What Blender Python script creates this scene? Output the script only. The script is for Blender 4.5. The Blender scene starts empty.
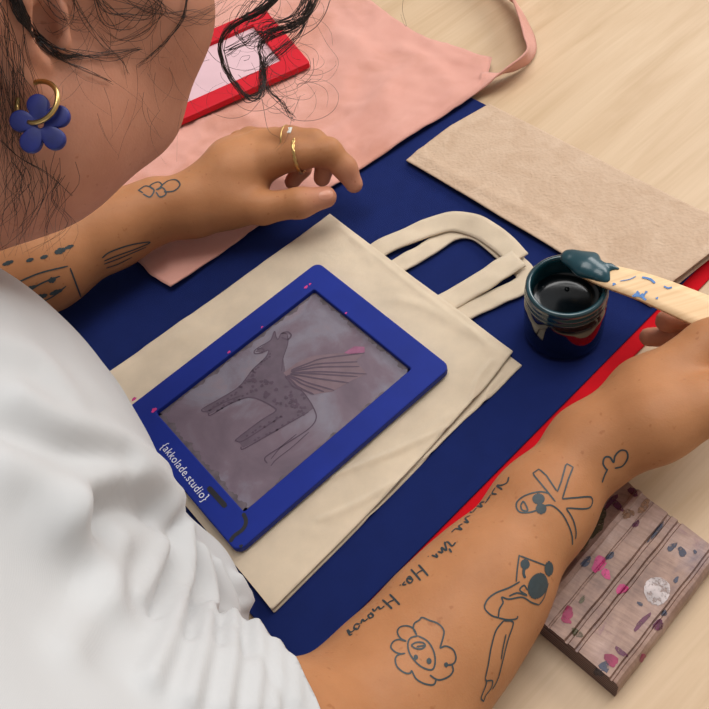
import bpy, bmesh, math, random
import numpy as np
from mathutils import Vector, Matrix
from mathutils.bvhtree import BVHTree

# ------------------------------------------------------------------ camera, world, lights, exposure
scene = bpy.context.scene
COL = scene.collection
FPX, PITCH, ROLL, HCAM = 800.28, 0.9428, -0.277, 0.4609     # focal length in pixels of a 709 px frame
_f = np.array([0, math.cos(PITCH), -math.sin(PITCH)])
_r = np.array([1.0, 0, 0]); _u = np.cross(_r, _f)
CR = math.cos(ROLL) * _r + math.sin(ROLL) * _u
CU = np.cross(CR, _f)
CO = np.array([0, 0, HCAM])
cam = bpy.data.objects.new('camera', bpy.data.cameras.new('camera'))
COL.objects.link(cam)
cam.data.sensor_width = 36.0
cam.data.lens = FPX / 709 * 36.0
cam.data.clip_start = 0.01
cam.matrix_world = Matrix(((CR[0], CU[0], -_f[0], CO[0]), (CR[1], CU[1], -_f[1], CO[1]),
                           (CR[2], CU[2], -_f[2], CO[2]), (0, 0, 0, 1)))
scene.camera = cam

world = bpy.data.worlds.new('world'); scene.world = world; world.use_nodes = True
wt = world.node_tree; bg = wt.nodes['Background']      # a bright room: lighter towards the window side in front, darker behind
tc = wt.nodes.new('ShaderNodeTexCoord'); dt = wt.nodes.new('ShaderNodeVectorMath'); dt.operation = 'DOT_PRODUCT'
dt.inputs[1].default_value = (0.75, 0.45, 0.3)
mr = wt.nodes.new('ShaderNodeMapRange'); mr.inputs[1].default_value = -0.7; mr.inputs[2].default_value = 0.8; mr.inputs[3].default_value = 0.22; mr.inputs[4].default_value = 0.62
wt.links.new(tc.outputs['Generated'], dt.inputs[0]); wt.links.new(dt.outputs['Value'], mr.inputs[0]); wt.links.new(mr.outputs[0], bg.inputs[1])
bg.inputs[0].default_value = (1.0, 0.985, 0.97, 1)

def area(name, loc, target, sx, sy, power, col):
    l = bpy.data.lights.new(name, 'AREA'); l.shape = 'RECTANGLE'; l.size = sx; l.size_y = sy
    l.energy = power; l.color = col
    o = bpy.data.objects.new(name, l); COL.objects.link(o); o.location = loc
    o.rotation_euler = (Vector(target) - Vector(loc)).to_track_quat('-Z', 'Y').to_euler()
    return o
area('window_daylight', (2.6, 1.9, 1.9), (0.0, 0.35, 0.0), 2.2, 1.6, 86, (1.0, 0.98, 0.96))
area('ceiling_lamp_light', (0.25, 0.7, 2.4), (0.0, 0.35, 0.0), 1.5, 1.5, 48, (1.0, 0.98, 0.96))
scene.view_settings.view_transform = 'Standard'
scene.view_settings.look = 'None'
scene.view_settings.gamma = 1.0
scene.view_settings.use_curve_mapping = False
scene.view_settings.exposure = -0.27

random.seed(4); rng = np.random.default_rng(4)

# ------------------------------------------------------------------ measuring helpers
def ray(x, y): return _f + CR * (x - 354.5) / FPX - CU * (y - 354.5) / FPX
def Z(x, y, z=0.0):
    "the place at height z that shows at (x, y) of the photograph"
    d = ray(x, y); return CO + d * ((z - HCAM) / d[2])
def D(x, y, d): return CO + ray(x, y) * d
AX = np.array([0.8796, 0.4756, 0.0])      # the way the person faces
BX = np.array([0.4756, -0.8796, 0.0])     # the person's right hand side
def W(a, b, z): return AX * a + BX * b + np.array([0, 0, z])
def catmull(pts, n=8):
    P = np.asarray(pts, float)
    if len(P) < 3: return np.array([P[0] + (P[-1] - P[0]) * t for t in np.linspace(0, 1, n + 1)])
    Q = np.vstack([2 * P[0] - P[1], P, 2 * P[-1] - P[-2]]); out = []
    for i in range(1, len(Q) - 2):
        p0, p1, p2, p3 = Q[i - 1:i + 3]
        for t in np.linspace(0, 1, n, endpoint=False):
            out.append(.5 * (2 * p1 + (p2 - p0) * t + (2 * p0 - 5 * p1 + 4 * p2 - p3) * t * t + (3 * p1 - p0 - 3 * p2 + p3) * t ** 3))
    out.append(P[-1]); return np.array(out)
def resample(pts, n):
    P = np.asarray(pts, float); s = np.r_[0, np.cumsum(np.linalg.norm(np.diff(P, axis=0), axis=1))]
    t = np.linspace(0, s[-1], n)
    return np.stack([np.interp(t, s, P[:, k]) for k in range(P.shape[1])], 1)

# ------------------------------------------------------------------ materials
def srgb(r, g, b):
    def f(c):
        c /= 255.0
        return c / 12.92 if c <= 0.04045 else ((c + 0.055) / 1.055) ** 2.4
    return (f(r), f(g), f(b), 1)
class NT:
    def __init__(s, name):
        s.m = bpy.data.materials.new(name); s.m.use_nodes = True
        s.t = s.m.node_tree; s.b = s.t.nodes['Principled BSDF']
    def n(s, typ, **kw):
        nd = s.t.nodes.new(typ)
        for k, v in kw.items():
            if k in nd.inputs.keys(): nd.inputs[k].default_value = v
            else: setattr(nd, k, v)
        return nd
    def l(s, a, b): s.t.links.new(a, b)
    def coords(s, scale=(1, 1, 1), rot=(0, 0, 0)):
        tc = s.n('ShaderNodeTexCoord'); mp = s.n('ShaderNodeMapping')
        mp.inputs['Scale'].default_value = scale; mp.inputs['Rotation'].default_value = rot
        s.l(tc.outputs['Object'], mp.inputs[0]); return mp.outputs[0]
    def noise(s, vec, scale, detail=4, rough=.5, dist=0):
        n = s.n('ShaderNodeTexNoise'); s.l(vec, n.inputs['Vector'])
        n.inputs['Scale'].default_value = scale; n.inputs['Detail'].default_value = detail
        n.inputs['Roughness'].default_value = rough; n.inputs['Distortion'].default_value = dist
        return n.outputs['Fac']
    def ramp(s, fac, stops):
        r = s.n('ShaderNodeValToRGB'); e = r.color_ramp.elements
        while len(e) < len(stops): e.new(0.5)
        for i, (p, c) in enumerate(stops): e[i].position = p; e[i].color = c
        s.l(fac, r.inputs[0]); return r.outputs[0]
    def mix(s, fac, a, b, mode='MIX'):
        m = s.n('ShaderNodeMix', data_type='RGBA', blend_type=mode)
        for k, v in ((0, fac), (6, a), (7, b)):
            if hasattr(v, 'is_linked') or hasattr(v, 'links'): s.l(v, m.inputs[k])
            else: m.inputs[k].default_value = v
        return m.outputs[2]
    def math(s, op, a, b=0.0):
        m = s.n('ShaderNodeMath', operation=op)
        for k, v in ((0, a), (1, b)):
            if hasattr(v, 'links'): s.l(v, m.inputs[k])
            else: m.inputs[k].default_value = v
        return m.outputs[0]
    def bump(s, h, dist, strength=1.0):
        b = s.n('ShaderNodeBump'); b.inputs['Distance'].default_value = dist; b.inputs['Strength'].default_value = strength
        s.l(h, b.inputs['Height']); s.l(b.outputs[0], s.b.inputs['Normal'])
    def col(s, c):
        if hasattr(c, 'links'): s.l(c, s.b.inputs['Base Color'])
        else: s.b.inputs['Base Color'].default_value = c
    def set(s, **kw):
        for k, v in kw.items(): s.b.inputs[k.replace('_', ' ')].default_value = v
        return s.m

def m_simple(name, c, rough=.5, var=.08, scale=60, bump=0.0, **kw):
    t = NT(name); v = t.coords(); n = t.noise(v, scale, 4)
    d = tuple(x * (1 - var) for x in c[:3]) + (1,); u = tuple(min(1, x * (1 + var)) for x in c[:3]) + (1,)
    t.col(t.ramp(n, [(.3, d), (.7, u)]))
    if bump: t.bump(n, bump)
    return t.set(Roughness=rough, **kw)

def m_wood_table():
    t = NT('birch_plywood')
    ang = math.atan2(AX[1], AX[0])
    v = t.coords((1, 1, 1), (0, 0, -ang))
    mp = t.n('ShaderNodeMapping'); t.l(v, mp.inputs[0]); mp.inputs['Scale'].default_value = (3.0, 26.0, 1)
    g = t.noise(mp.outputs[0], 1.6, 6, .55, .9)
    mp2 = t.n('ShaderNodeMapping'); t.l(v, mp2.inputs[0]); mp2.inputs['Scale'].default_value = (8, 420, 1)
    f = t.noise(mp2.outputs[0], 1.0, 3)
    c1 = t.ramp(g, [(.25, srgb(188, 157, 121)), (.5, srgb(200, 171, 137)), (.78, srgb(209, 182, 150))])
    c2 = t.ramp(f, [(.3, (.86, .84, .80, 1)), (.6, (1, 1, 1, 1))])
    t.col(t.mix(.32, c1, c2, 'MULTIPLY')); t.bump(f, .00008)
    return t.set(Roughness=.48)
def weave(t, scale):
    v = t.coords()
    w1 = t.n('ShaderNodeTexWave', wave_type='BANDS', bands_direction='X'); t.l(v, w1.inputs[0]); w1.inputs['Scale'].default_value = scale
    w2 = t.n('ShaderNodeTexWave', wave_type='BANDS', bands_direction='Y'); t.l(v, w2.inputs[0]); w2.inputs['Scale'].default_value = scale
    for w in (w1, w2): w.inputs['Distortion'].default_value = 1.5; w.inputs['Detail'].default_value = 2
    return v, t.math('ADD', w1.outputs['Fac'], w2.outputs['Fac'])
def m_cloth(name, c, scale=300, bump=.00025, var=.07, nscale=25, rough=.9, sheen=.25):
    t = NT(name); v, w = weave(t, scale); n = t.noise(v, nscale, 5, .6)
    d = tuple(x * (1 - var) for x in c[:3]) + (1,); u = tuple(min(1, x * (1 + var)) for x in c[:3]) + (1,)
    base = t.ramp(n, [(.3, d), (.7, u)])
    base = t.mix(.25, base, t.ramp(w, [(.2, (.8, .8, .8, 1)), (1.2, (1, 1, 1, 1))]), 'MULTIPLY')
    t.col(base); t.bump(w, bump)
    return t.set(Roughness=rough, Sheen_Weight=sheen, Specular_IOR_Level=.2)
def m_skin(name, c1, c2):
    t = NT(name); v = t.coords(); n = t.noise(v, 22, 5, .6); f = t.noise(v, 900, 3)
    fr = t.noise(v, 260, 1)
    base = t.ramp(n, [(.3, c1), (.7, c2)])
    at = t.n('ShaderNodeAttribute', attribute_name='rosy'); base = t.mix(at.outputs['Fac'], base, t.ramp(n, [(.3, srgb(182, 122, 97)), (.7, srgb(202, 143, 116))]))
    dark = t.ramp(fr, [(.70, (1, 1, 1, 1)), (.78, (.72, .60, .52, 1))])
    t.col(t.mix(.6, base, dark, 'MULTIPLY')); t.bump(f, .00012)
    t.set(Roughness=.55, Subsurface_Weight=.12, Subsurface_Scale=.006, Specular_IOR_Level=.25)
    t.b.inputs['Subsurface Radius'].default_value = (1, .35, .2)
    return t.m

M = {}
M['table'] = m_wood_table()
M['mat'] = m_cloth('navy_felt', srgb(21, 37, 96), 900, .0001, .08, 60, .95, 0)
M['red'] = m_simple('red_board', srgb(186, 6, 22), .85, Specular_IOR_Level=.15)
M['redframe'] = m_simple('red_painted_frame', srgb(196, 8, 32), .6, .05, 40, Specular_IOR_Level=.3)
M['blueframe'] = m_simple('blue_painted_frame', srgb(20, 40, 128), .6, .10, 30, Specular_IOR_Level=.2)
M['apron'] = m_cloth('pink_cotton', srgb(232, 168, 150), 900, .0001, .05, 14)
def m_apron():
    t = NT('pink_cotton'); v, w = weave(t, 900); n = t.noise(v, 11, 4, .55, .4); n2 = t.noise(v, 40, 5, .6)
    c = t.ramp(n2, [(.3, srgb(228, 164, 147)), (.7, srgb(236, 174, 157))])
    c = t.mix(t.ramp(n, [(.52, (0, 0, 0, 1)), (.64, (.75, .75, .75, 1))]), c, srgb(214, 148, 126))
    t.col(c); t.bump(w, .0001)
    return t.set(Roughness=.9, Sheen_Weight=.2, Specular_IOR_Level=.2)
M['apron'] = m_apron()
M['tote'] = m_cloth('cream_canvas', srgb(238, 217, 188), 800, .00014, .09, 34)
M['shirt'] = m_cloth('white_jersey', srgb(191, 191, 191), 900, .00001, .015, 20)
M['jeans'] = m_cloth('dark_denim', srgb(40, 46, 66), 300)
M['skin'] = m_skin('tanned_skin', srgb(160, 107, 69), srgb(180, 124, 83))
M['tattoo'] = m_simple('tattoo_ink', srgb(42, 54, 58), .55, .15, 400)
M['hair'] = m_simple('dark_brown_hair', srgb(44, 30, 25), .42, .3, 300)
M['white'] = m_simple('white_lettering', srgb(214, 214, 224), .6)
M['black'] = m_simple('black_paint', srgb(16, 16, 24), .5)
M['gold'] = m_simple('gold', srgb(208, 174, 112), .3, .06, 200, Metallic=1.0)
M['silver'] = m_simple('pearl_stone', srgb(225, 222, 214), .15)
M['iris'] = m_simple('brown_iris', srgb(58, 36, 24), .15)
M['lip'] = m_simple('lip', srgb(170, 96, 88), .4)
M['eye'] = m_simple('eyeball', srgb(225, 220, 215), .1)
M['shoe'] = m_simple('shoe_leather', srgb(30, 30, 32), .5)
M['floor'] = m_simple('grey_floor', srgb(150, 145, 138), .6, .06, 8)
M['metal'] = m_simple('dark_metal', srgb(45, 45, 48), .4, .05, 30, Metallic=.8)
M['nail'] = m_simple('nail', srgb(196, 136, 110), .35)

def m_towel():
    t = NT('brown_paper_towel'); v = t.coords((1, 1, 1), (0, 0, -.5))
    vo = t.n('ShaderNodeTexVoronoi'); t.l(v, vo.inputs['Vector']); vo.inputs['Scale'].default_value = 420
    n = t.noise(v, 50, 5, .6, 1.0)
    t.col(t.ramp(n, [(.3, srgb(186, 158, 133)), (.7, srgb(199, 173, 149))]))
    wv_ = t.n('ShaderNodeTexWave', wave_type='RINGS'); t.l(v, wv_.inputs[0]); wv_.inputs['Scale'].default_value = 42; wv_.inputs['Distortion'].default_value = 16; wv_.inputs['Detail'].default_value = 2; wv_.inputs['Detail Scale'].default_value = 1.6
    t.bump(t.math('ADD', t.math('MULTIPLY', wv_.outputs['Fac'], .35), t.math('MULTIPLY', vo.outputs['Distance'], .7)), .00045)
    return t.set(Roughness=.9, Specular_IOR_Level=.2)
M['towel'] = m_towel()
def m_screen():
    t = NT('inked_screen_mesh'); v, w = weave(t, 900)
    n = t.noise(v, 18, 5, .6, .6); n2 = t.noise(v, 45, 4, .6)
    c = t.ramp(n, [(.28, srgb(98, 82, 94)), (.48, srgb(116, 98, 110)), (.6, srgb(128, 122, 134)), (.75, srgb(140, 118, 124))])
    c = t.mix(.35, c, t.ramp(n2, [(.35, (.7, .66, .72, 1)), (.65, (1, 1, 1, 1))]), 'MULTIPLY')
    t.col(c); t.bump(w, .00005)
    return t.set(Roughness=.42)
M['screen'] = m_screen()
M['screen_line'] = m_simple('faint_stencil_line', srgb(78, 60, 76), .5, .15, 200)
M['screen_wing'] = m_simple('stencil_wing', srgb(112, 90, 98), .5, .12, 120)
M['screen_stain'] = m_simple('stencil_edge_stain', srgb(96, 84, 90), .6, .3, 160)
M['pinkscreen'] = m_simple('pale_pink_screen', srgb(212, 176, 182), .6, .05, 30)
M['magenta'] = m_simple('magenta_paint', srgb(196, 40, 120), .5, .15, 200)
def m_block():
    t = NT('paint_stained_wood'); v = t.coords((1, 1, 1), (0, 0, .87))
    mp = t.n('ShaderNodeMapping'); t.l(v, mp.inputs[0]); mp.inputs['Scale'].default_value = (70, 520, 60)
    mp2 = t.n('ShaderNodeMapping'); t.l(v, mp2.inputs[0]); mp2.inputs['Scale'].default_value = (130, 34, 40)
    g = t.noise(mp.outputs[0], 1.0, 5, .6); s = t.noise(mp2.outputs[0], 1.0, 5, .65)
    n = t.noise(v, 32, 5, .6); n2 = t.noise(v, 60, 5, .7, .6); n3 = t.noise(v, 26, 5, .6, .5)
    c = t.ramp(n, [(.3, srgb(130, 100, 88)), (.5, srgb(164, 131, 114)), (.7, srgb(184, 154, 142))])
    c = t.mix(.65, c, t.ramp(g, [(.32, (.62, .58, .56, 1)), (.6, (1, 1, 1, 1))]), 'MULTIPLY')
    c = t.mix(.55, c, t.ramp(s, [(.35, (.62, .56, .58, 1)), (.62, (1, 1, 1, 1))]), 'MULTIPLY')
    c = t.mix(t.math('MULTIPLY', t.ramp(n2, [(.58, (0, 0, 0, 1)), (.74, (1, 1, 1, 1))]), .72), c, srgb(112, 66, 84))
    c = t.mix(t.math('MULTIPLY', t.ramp(n3, [(.58, (0, 0, 0, 1)), (.74, (1, 1, 1, 1))]), .62), c, srgb(92, 82, 96))
    t.col(c); t.bump(g, .0003)
    return t.set(Roughness=.5)
def m_blockend():
    t = NT('layered_end_grain'); v = t.coords()
    w = t.n('ShaderNodeTexWave', wave_type='BANDS', bands_direction='Z'); t.l(v, w.inputs[0]); w.inputs['Scale'].default_value = 120; w.inputs['Distortion'].default_value = .6
    t.col(t.ramp(w.outputs['Fac'], [(.2, srgb(62, 44, 48)), (.8, srgb(124, 96, 94))])); t.bump(w.outputs['Fac'], .0004)
    return t.set(Roughness=.55)
M['blockend'] = m_blockend()
M['block'] = m_block()
M['blockdark'] = m_simple('dark_stained_wood', srgb(92, 66, 70), .5, .35, 60)
def m_stain(name, c, cover=.5):
    t = NT(name); v = t.coords(); n = t.noise(v, 420, 4, .7); n2 = t.noise(v, 90, 4, .6)
    t.col(t.mix(t.ramp(n2, [(.35, (0, 0, 0, 1)), (.65, (1, 1, 1, 1))]), c, tuple(x * .62 for x in c[:3]) + (1,)))
    al = t.ramp(n, [(cover - .14, (0, 0, 0, 1)), (cover + .06, (1, 1, 1, 1))]); t.l(al, t.b.inputs['Alpha'])
    return t.set(Roughness=.55)
M['olive'] = m_stain('olive_stain', srgb(88, 78, 52), .46); M['plum'] = m_stain('plum_stain', srgb(104, 44, 74), .42); M['rose'] = m_stain('rose_paint', srgb(204, 62, 124), .38)
M['crimson'] = m_stain('crimson_paint', srgb(150, 32, 78), .38)
M['chalk'] = m_stain('chalk_white_paint', srgb(204, 190, 188), .47); M['ochre'] = m_stain('ochre_stain', srgb(146, 104, 74), .48); M['inkblue'] = m_stain('blue_ink_stain', srgb(66, 68, 88), .44)
M['jar'] = m_simple('dark_teal_glass', srgb(5, 12, 26), .09, .1, 30, Coat_Weight=.5, Coat_Roughness=.03)
M['rim'] = m_simple('teal_smeared_glass', srgb(13, 54, 62), .16, .25, 60, Coat_Weight=.6, Coat_Roughness=.05)
M['ink'] = m_simple('black_teal_ink', srgb(3, 9, 14), .14, .2, 60)
M['inkblob'] = m_simple('teal_ink', srgb(13, 58, 68), .30, .25, 70, Coat_Weight=.1)
M['stick'] = None
def m_stick():
    t = NT('pale_stick_wood'); v = t.coords()
    mp = t.n('ShaderNodeMapping'); t.l(v, mp.inputs[0]); mp.inputs['Scale'].default_value = (20, 400, 1); mp.inputs['Rotation'].default_value = (0, 0, .55)
    g = t.noise(mp.outputs[0], 1, 4)
    t.col(t.ramp(g, [(.3, srgb(218, 180, 134)), (.7, srgb(234, 200, 156))])); return t.set(Roughness=.6)
M['stick'] = m_stick()
M['bluepaint'] = m_simple('blue_paint', srgb(70, 118, 178), .5, .15, 200)
M['charm'] = m_simple('blue_resin', srgb(22, 32, 106), .45, .25, 160)

# ------------------------------------------------------------------ object helpers
def obj(name, V, Fc, mat, parent=None, smooth=True, mats=None, mi=None):
    me = bpy.data.meshes.new(name)
    me.from_pydata([tuple(map(float, v)) for v in V], [], [tuple(map(int, f)) for f in Fc])
    for m in (mats or [mat]): me.materials.append(m)
    if mi is not None: me.polygons.foreach_set('material_index', np.asarray(mi, np.int32))
    if smooth: me.polygons.foreach_set('use_smooth', np.ones(len(me.polygons), bool))
    me.update()
    o = bpy.data.objects.new(name, me); COL.objects.link(o)
    if parent: o.parent = parent; o.matrix_parent_inverse = parent.matrix_world.inverted()
    return o
def empty(name, loc):
    o = bpy.data.objects.new(name, None); COL.objects.link(o); o.location = tuple(map(float, loc))
    o.empty_display_size = .02
    o.matrix_world = Matrix.Translation(o.location); return o
def tag(o, label, cat, group=None):
    o['label'] = label; o['category'] = cat
    if group: o['group'] = group
    return o
class MB:
    def __init__(s): s.V = []; s.F = []
    def add(s, V, F):
        k = len(s.V); s.V += [tuple(map(float, v)) for v in V]; s.F += [tuple(i + k for i in f) for f in F]; return s
    def prism(s, poly, z0, z1):
        n = len(poly); V = [(p[0], p[1], z0) for p in poly] + [(p[0], p[1], z1) for p in poly]
        return s.add(V, [tuple(range(n))[::-1], tuple(range(n, 2 * n))] + [(i, (i + 1) % n, n + (i + 1) % n, n + i) for i in range(n)])
    def tube(s, P, r0, r1=None, sides=6, cap=True):
        P = np.asarray(P, float); n = len(P); r1 = r0 if r1 is None else r1
        T = np.gradient(P, axis=0); T /= np.linalg.norm(T, axis=1)[:, None] + 1e-12
        up = np.array([0, 0, 1.0]) if abs(T[0][2]) < .9 else np.array([1.0, 0, 0])
        N = np.cross(T[0], up); N /= np.linalg.norm(N); V = []
        for i in range(n):
            N = N - T[i] * (N @ T[i]); N /= np.linalg.norm(N) + 1e-12; Bn = np.cross(T[i], N)
            r = r0 + (r1 - r0) * i / (n - 1) if np.isscalar(r0) else r0[i]
            for k in range(sides):
                a = 2 * math.pi * k / sides; V.append(P[i] + r * (math.cos(a) * N + math.sin(a) * Bn))
        F = [(i * sides + k, i * sides + (k + 1) % sides, (i + 1) * sides + (k + 1) % sides, (i + 1) * sides + k) for i in range(n - 1) for k in range(sides)]
        if cap: F += [tuple(range(sides))[::-1], tuple((n - 1) * sides + k for k in range(sides))]
        return s.add(V, F)
    def lathe(s, prof, c, n=64, close=True):
        V = []; F = []; m = len(prof)
        for i in range(n):
            a = 2 * math.pi * i / n
            for r, z in prof: V.append((c[0] + r * math.cos(a), c[1] + r * math.sin(a), c[2] + z))
        for i in range(n):
            j = (i + 1) % n
            for k in range(m - 1): F.append((i * m + k, j * m + k, j * m + k + 1, i * m + k + 1))
        return s.add(V, F)
    def blob(s, c, rx, ry, rz, ang=0, n=14, m=8):
        V = []; F = []; ca, sa = math.cos(ang), math.sin(ang)
        for i in range(m + 1):
            t = math.pi * i / m
            for k in range(n):
                p = 2 * math.pi * k / n; x = rx * math.sin(t) * math.cos(p); y = ry * math.sin(t) * math.sin(p)
                V.append((c[0] + ca * x - sa * y, c[1] + sa * x + ca * y, c[2] + rz * math.cos(t)))
        F = [(i * n + k, (i + 1) * n + k, (i + 1) * n + (k + 1) % n, i * n + (k + 1) % n) for i in range(m) for k in range(n)]
        return s.add(V, F)
    def build(s, name, mat, parent=None, smooth=True): return obj(name, s.V, s.F, mat, parent, smooth)
def bevel(o, w, seg=2, angle=.5):
    m = o.modifiers.new('bevel', 'BEVEL'); m.width = w; m.segments = seg; m.limit_method = 'ANGLE'; m.angle_limit = angle; return o
def merge(host, mb, mat):
    "surface marks become part of the host's own mesh, with their own material slot"
    me = host.data; slot = len(me.materials); me.materials.append(mat)
    bm = bmesh.new(); bm.from_mesh(me); inv = host.matrix_world.inverted() if host.parent is None else Matrix.Identity(4)
    vs = [bm.verts.new(inv @ Vector(v)) for v in mb.V]
    for f in mb.F:
        try: nf = bm.faces.new([vs[i] for i in f])
        except ValueError: continue
        nf.material_index = slot; nf.smooth = False
    bm.normal_update()
    for f in bm.faces:
        if f.material_index == slot and f.normal.z < 0: f.normal_flip()
    bm.to_mesh(me); bm.free()
def shade_flat_ok(o):
    for p in o.data.polygons: p.use_smooth = False
    return o

def sheet(name, P, th, mat, parent=None):
    "a closed cloth/paper sheet: P is an (n, m, 3) grid of its upper side"
    n, m, _ = P.shape
    lo = P.copy(); lo[..., 2] -= th
    V = np.vstack([P.reshape(-1, 3), lo.reshape(-1, 3)]); k = n * m; F = []
    id_ = np.arange(k).reshape(n, m)
    for i in range(n - 1):
        for j in range(m - 1):
            a, b, c, d = id_[i, j], id_[i, j + 1], id_[i + 1, j + 1], id_[i + 1, j]
            F.append((a, b, c, d)); F.append((d + k, c + k, b + k, a + k))
    loop = list(id_[0, :]) + list(id_[1:, -1]) + list(id_[-1, -2::-1]) + list(id_[-2:0:-1, 0])
    for a, b in zip(loop, loop[1:] + loop[:1]): F.append((b, a, a + k, b + k))
    o = obj(name, V, F, mat, parent)
    bm = bmesh.new(); bm.from_mesh(o.data); bmesh.ops.recalc_face_normals(bm, faces=bm.faces); bm.to_mesh(o.data); bm.free()
    return o
def coons(top, bot, left, right, n, m):
    "left/right run from top to bottom; n rows, m columns"
    T, Bt, L, R = resample(top, m), resample(bot, m), resample(left, n), resample(right, n)
    u = np.linspace(0, 1, m)[None, :, None]; v = np.linspace(0, 1, n)[:, None, None]
    return ((1 - v) * T[None] + v * Bt[None] + (1 - u) * L[:, None] + u * R[:, None]
            - ((1 - u) * (1 - v) * T[0] + u * (1 - v) * T[-1] + (1 - u) * v * Bt[0] + u * v * Bt[-1]))
def polydist(P, line):
    P = np.asarray(P, float); best = np.full(P.shape[:-1], 1e9)
    for a, b in zip(line[:-1], line[1:]):
        ab = b - a; t = np.clip(((P - a) @ ab) / (ab @ ab + 1e-15), 0, 1)
        best = np.minimum(best, np.linalg.norm(P - a - t[..., None] * ab, axis=-1))
    return best
_gw = [(rng.normal(0, 1, 3), rng.uniform(0, 6.28)) for _ in range(24)]
def lumps(P, scale, seed=0):
    "smooth random field, roughly in -1..1"
    s = np.zeros(P.shape[:-1])
    for k in range(8):
        w, ph = _gw[(k + seed * 5) % 24]; s += np.sin((P @ w) / scale + ph)
    return s / 4
def ribbon_px(mb, pts, z, wpx, n=6):
    "a flat painted stroke lying at height z, drawn through photograph positions"
    C = catmull([Z(x, y, z) for x, y in pts], n); flat_stroke(mb, C, wpx)
def flat_stroke(mb, C, w):
    T = np.gradient(C, axis=0); T /= np.linalg.norm(T, axis=1)[:, None] + 1e-12
    N = np.stack([-T[:, 1], T[:, 0], 0 * T[:, 0]], 1); k = len(C)
    ww = w * np.r_[.55, np.ones(k - 2), .55][:, None] / 2
    V = np.vstack([C + N * ww, C - N * ww])
    mb.add(V, [(i + k, i + k + 1, i + 1, i) for i in range(k - 1)])
def flat_blob(mb, c, rx, ry, ang=0, rough=.15, n=20):
    V = []
    for k in range(n):
        a = 2 * math.pi * k / n; q = 1 + rough * math.sin(3 * a + c[0] * 900) + rough * .7 * math.sin(5 * a + c[1] * 700)
        x, y = rx * q * math.cos(a), ry * q * math.sin(a)
        V.append((c[0] + math.cos(ang) * x - math.sin(ang) * y, c[1] + math.sin(ang) * x + math.cos(ang) * y, c[2]))
    mb.add(V, [tuple(range(n))])

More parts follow.
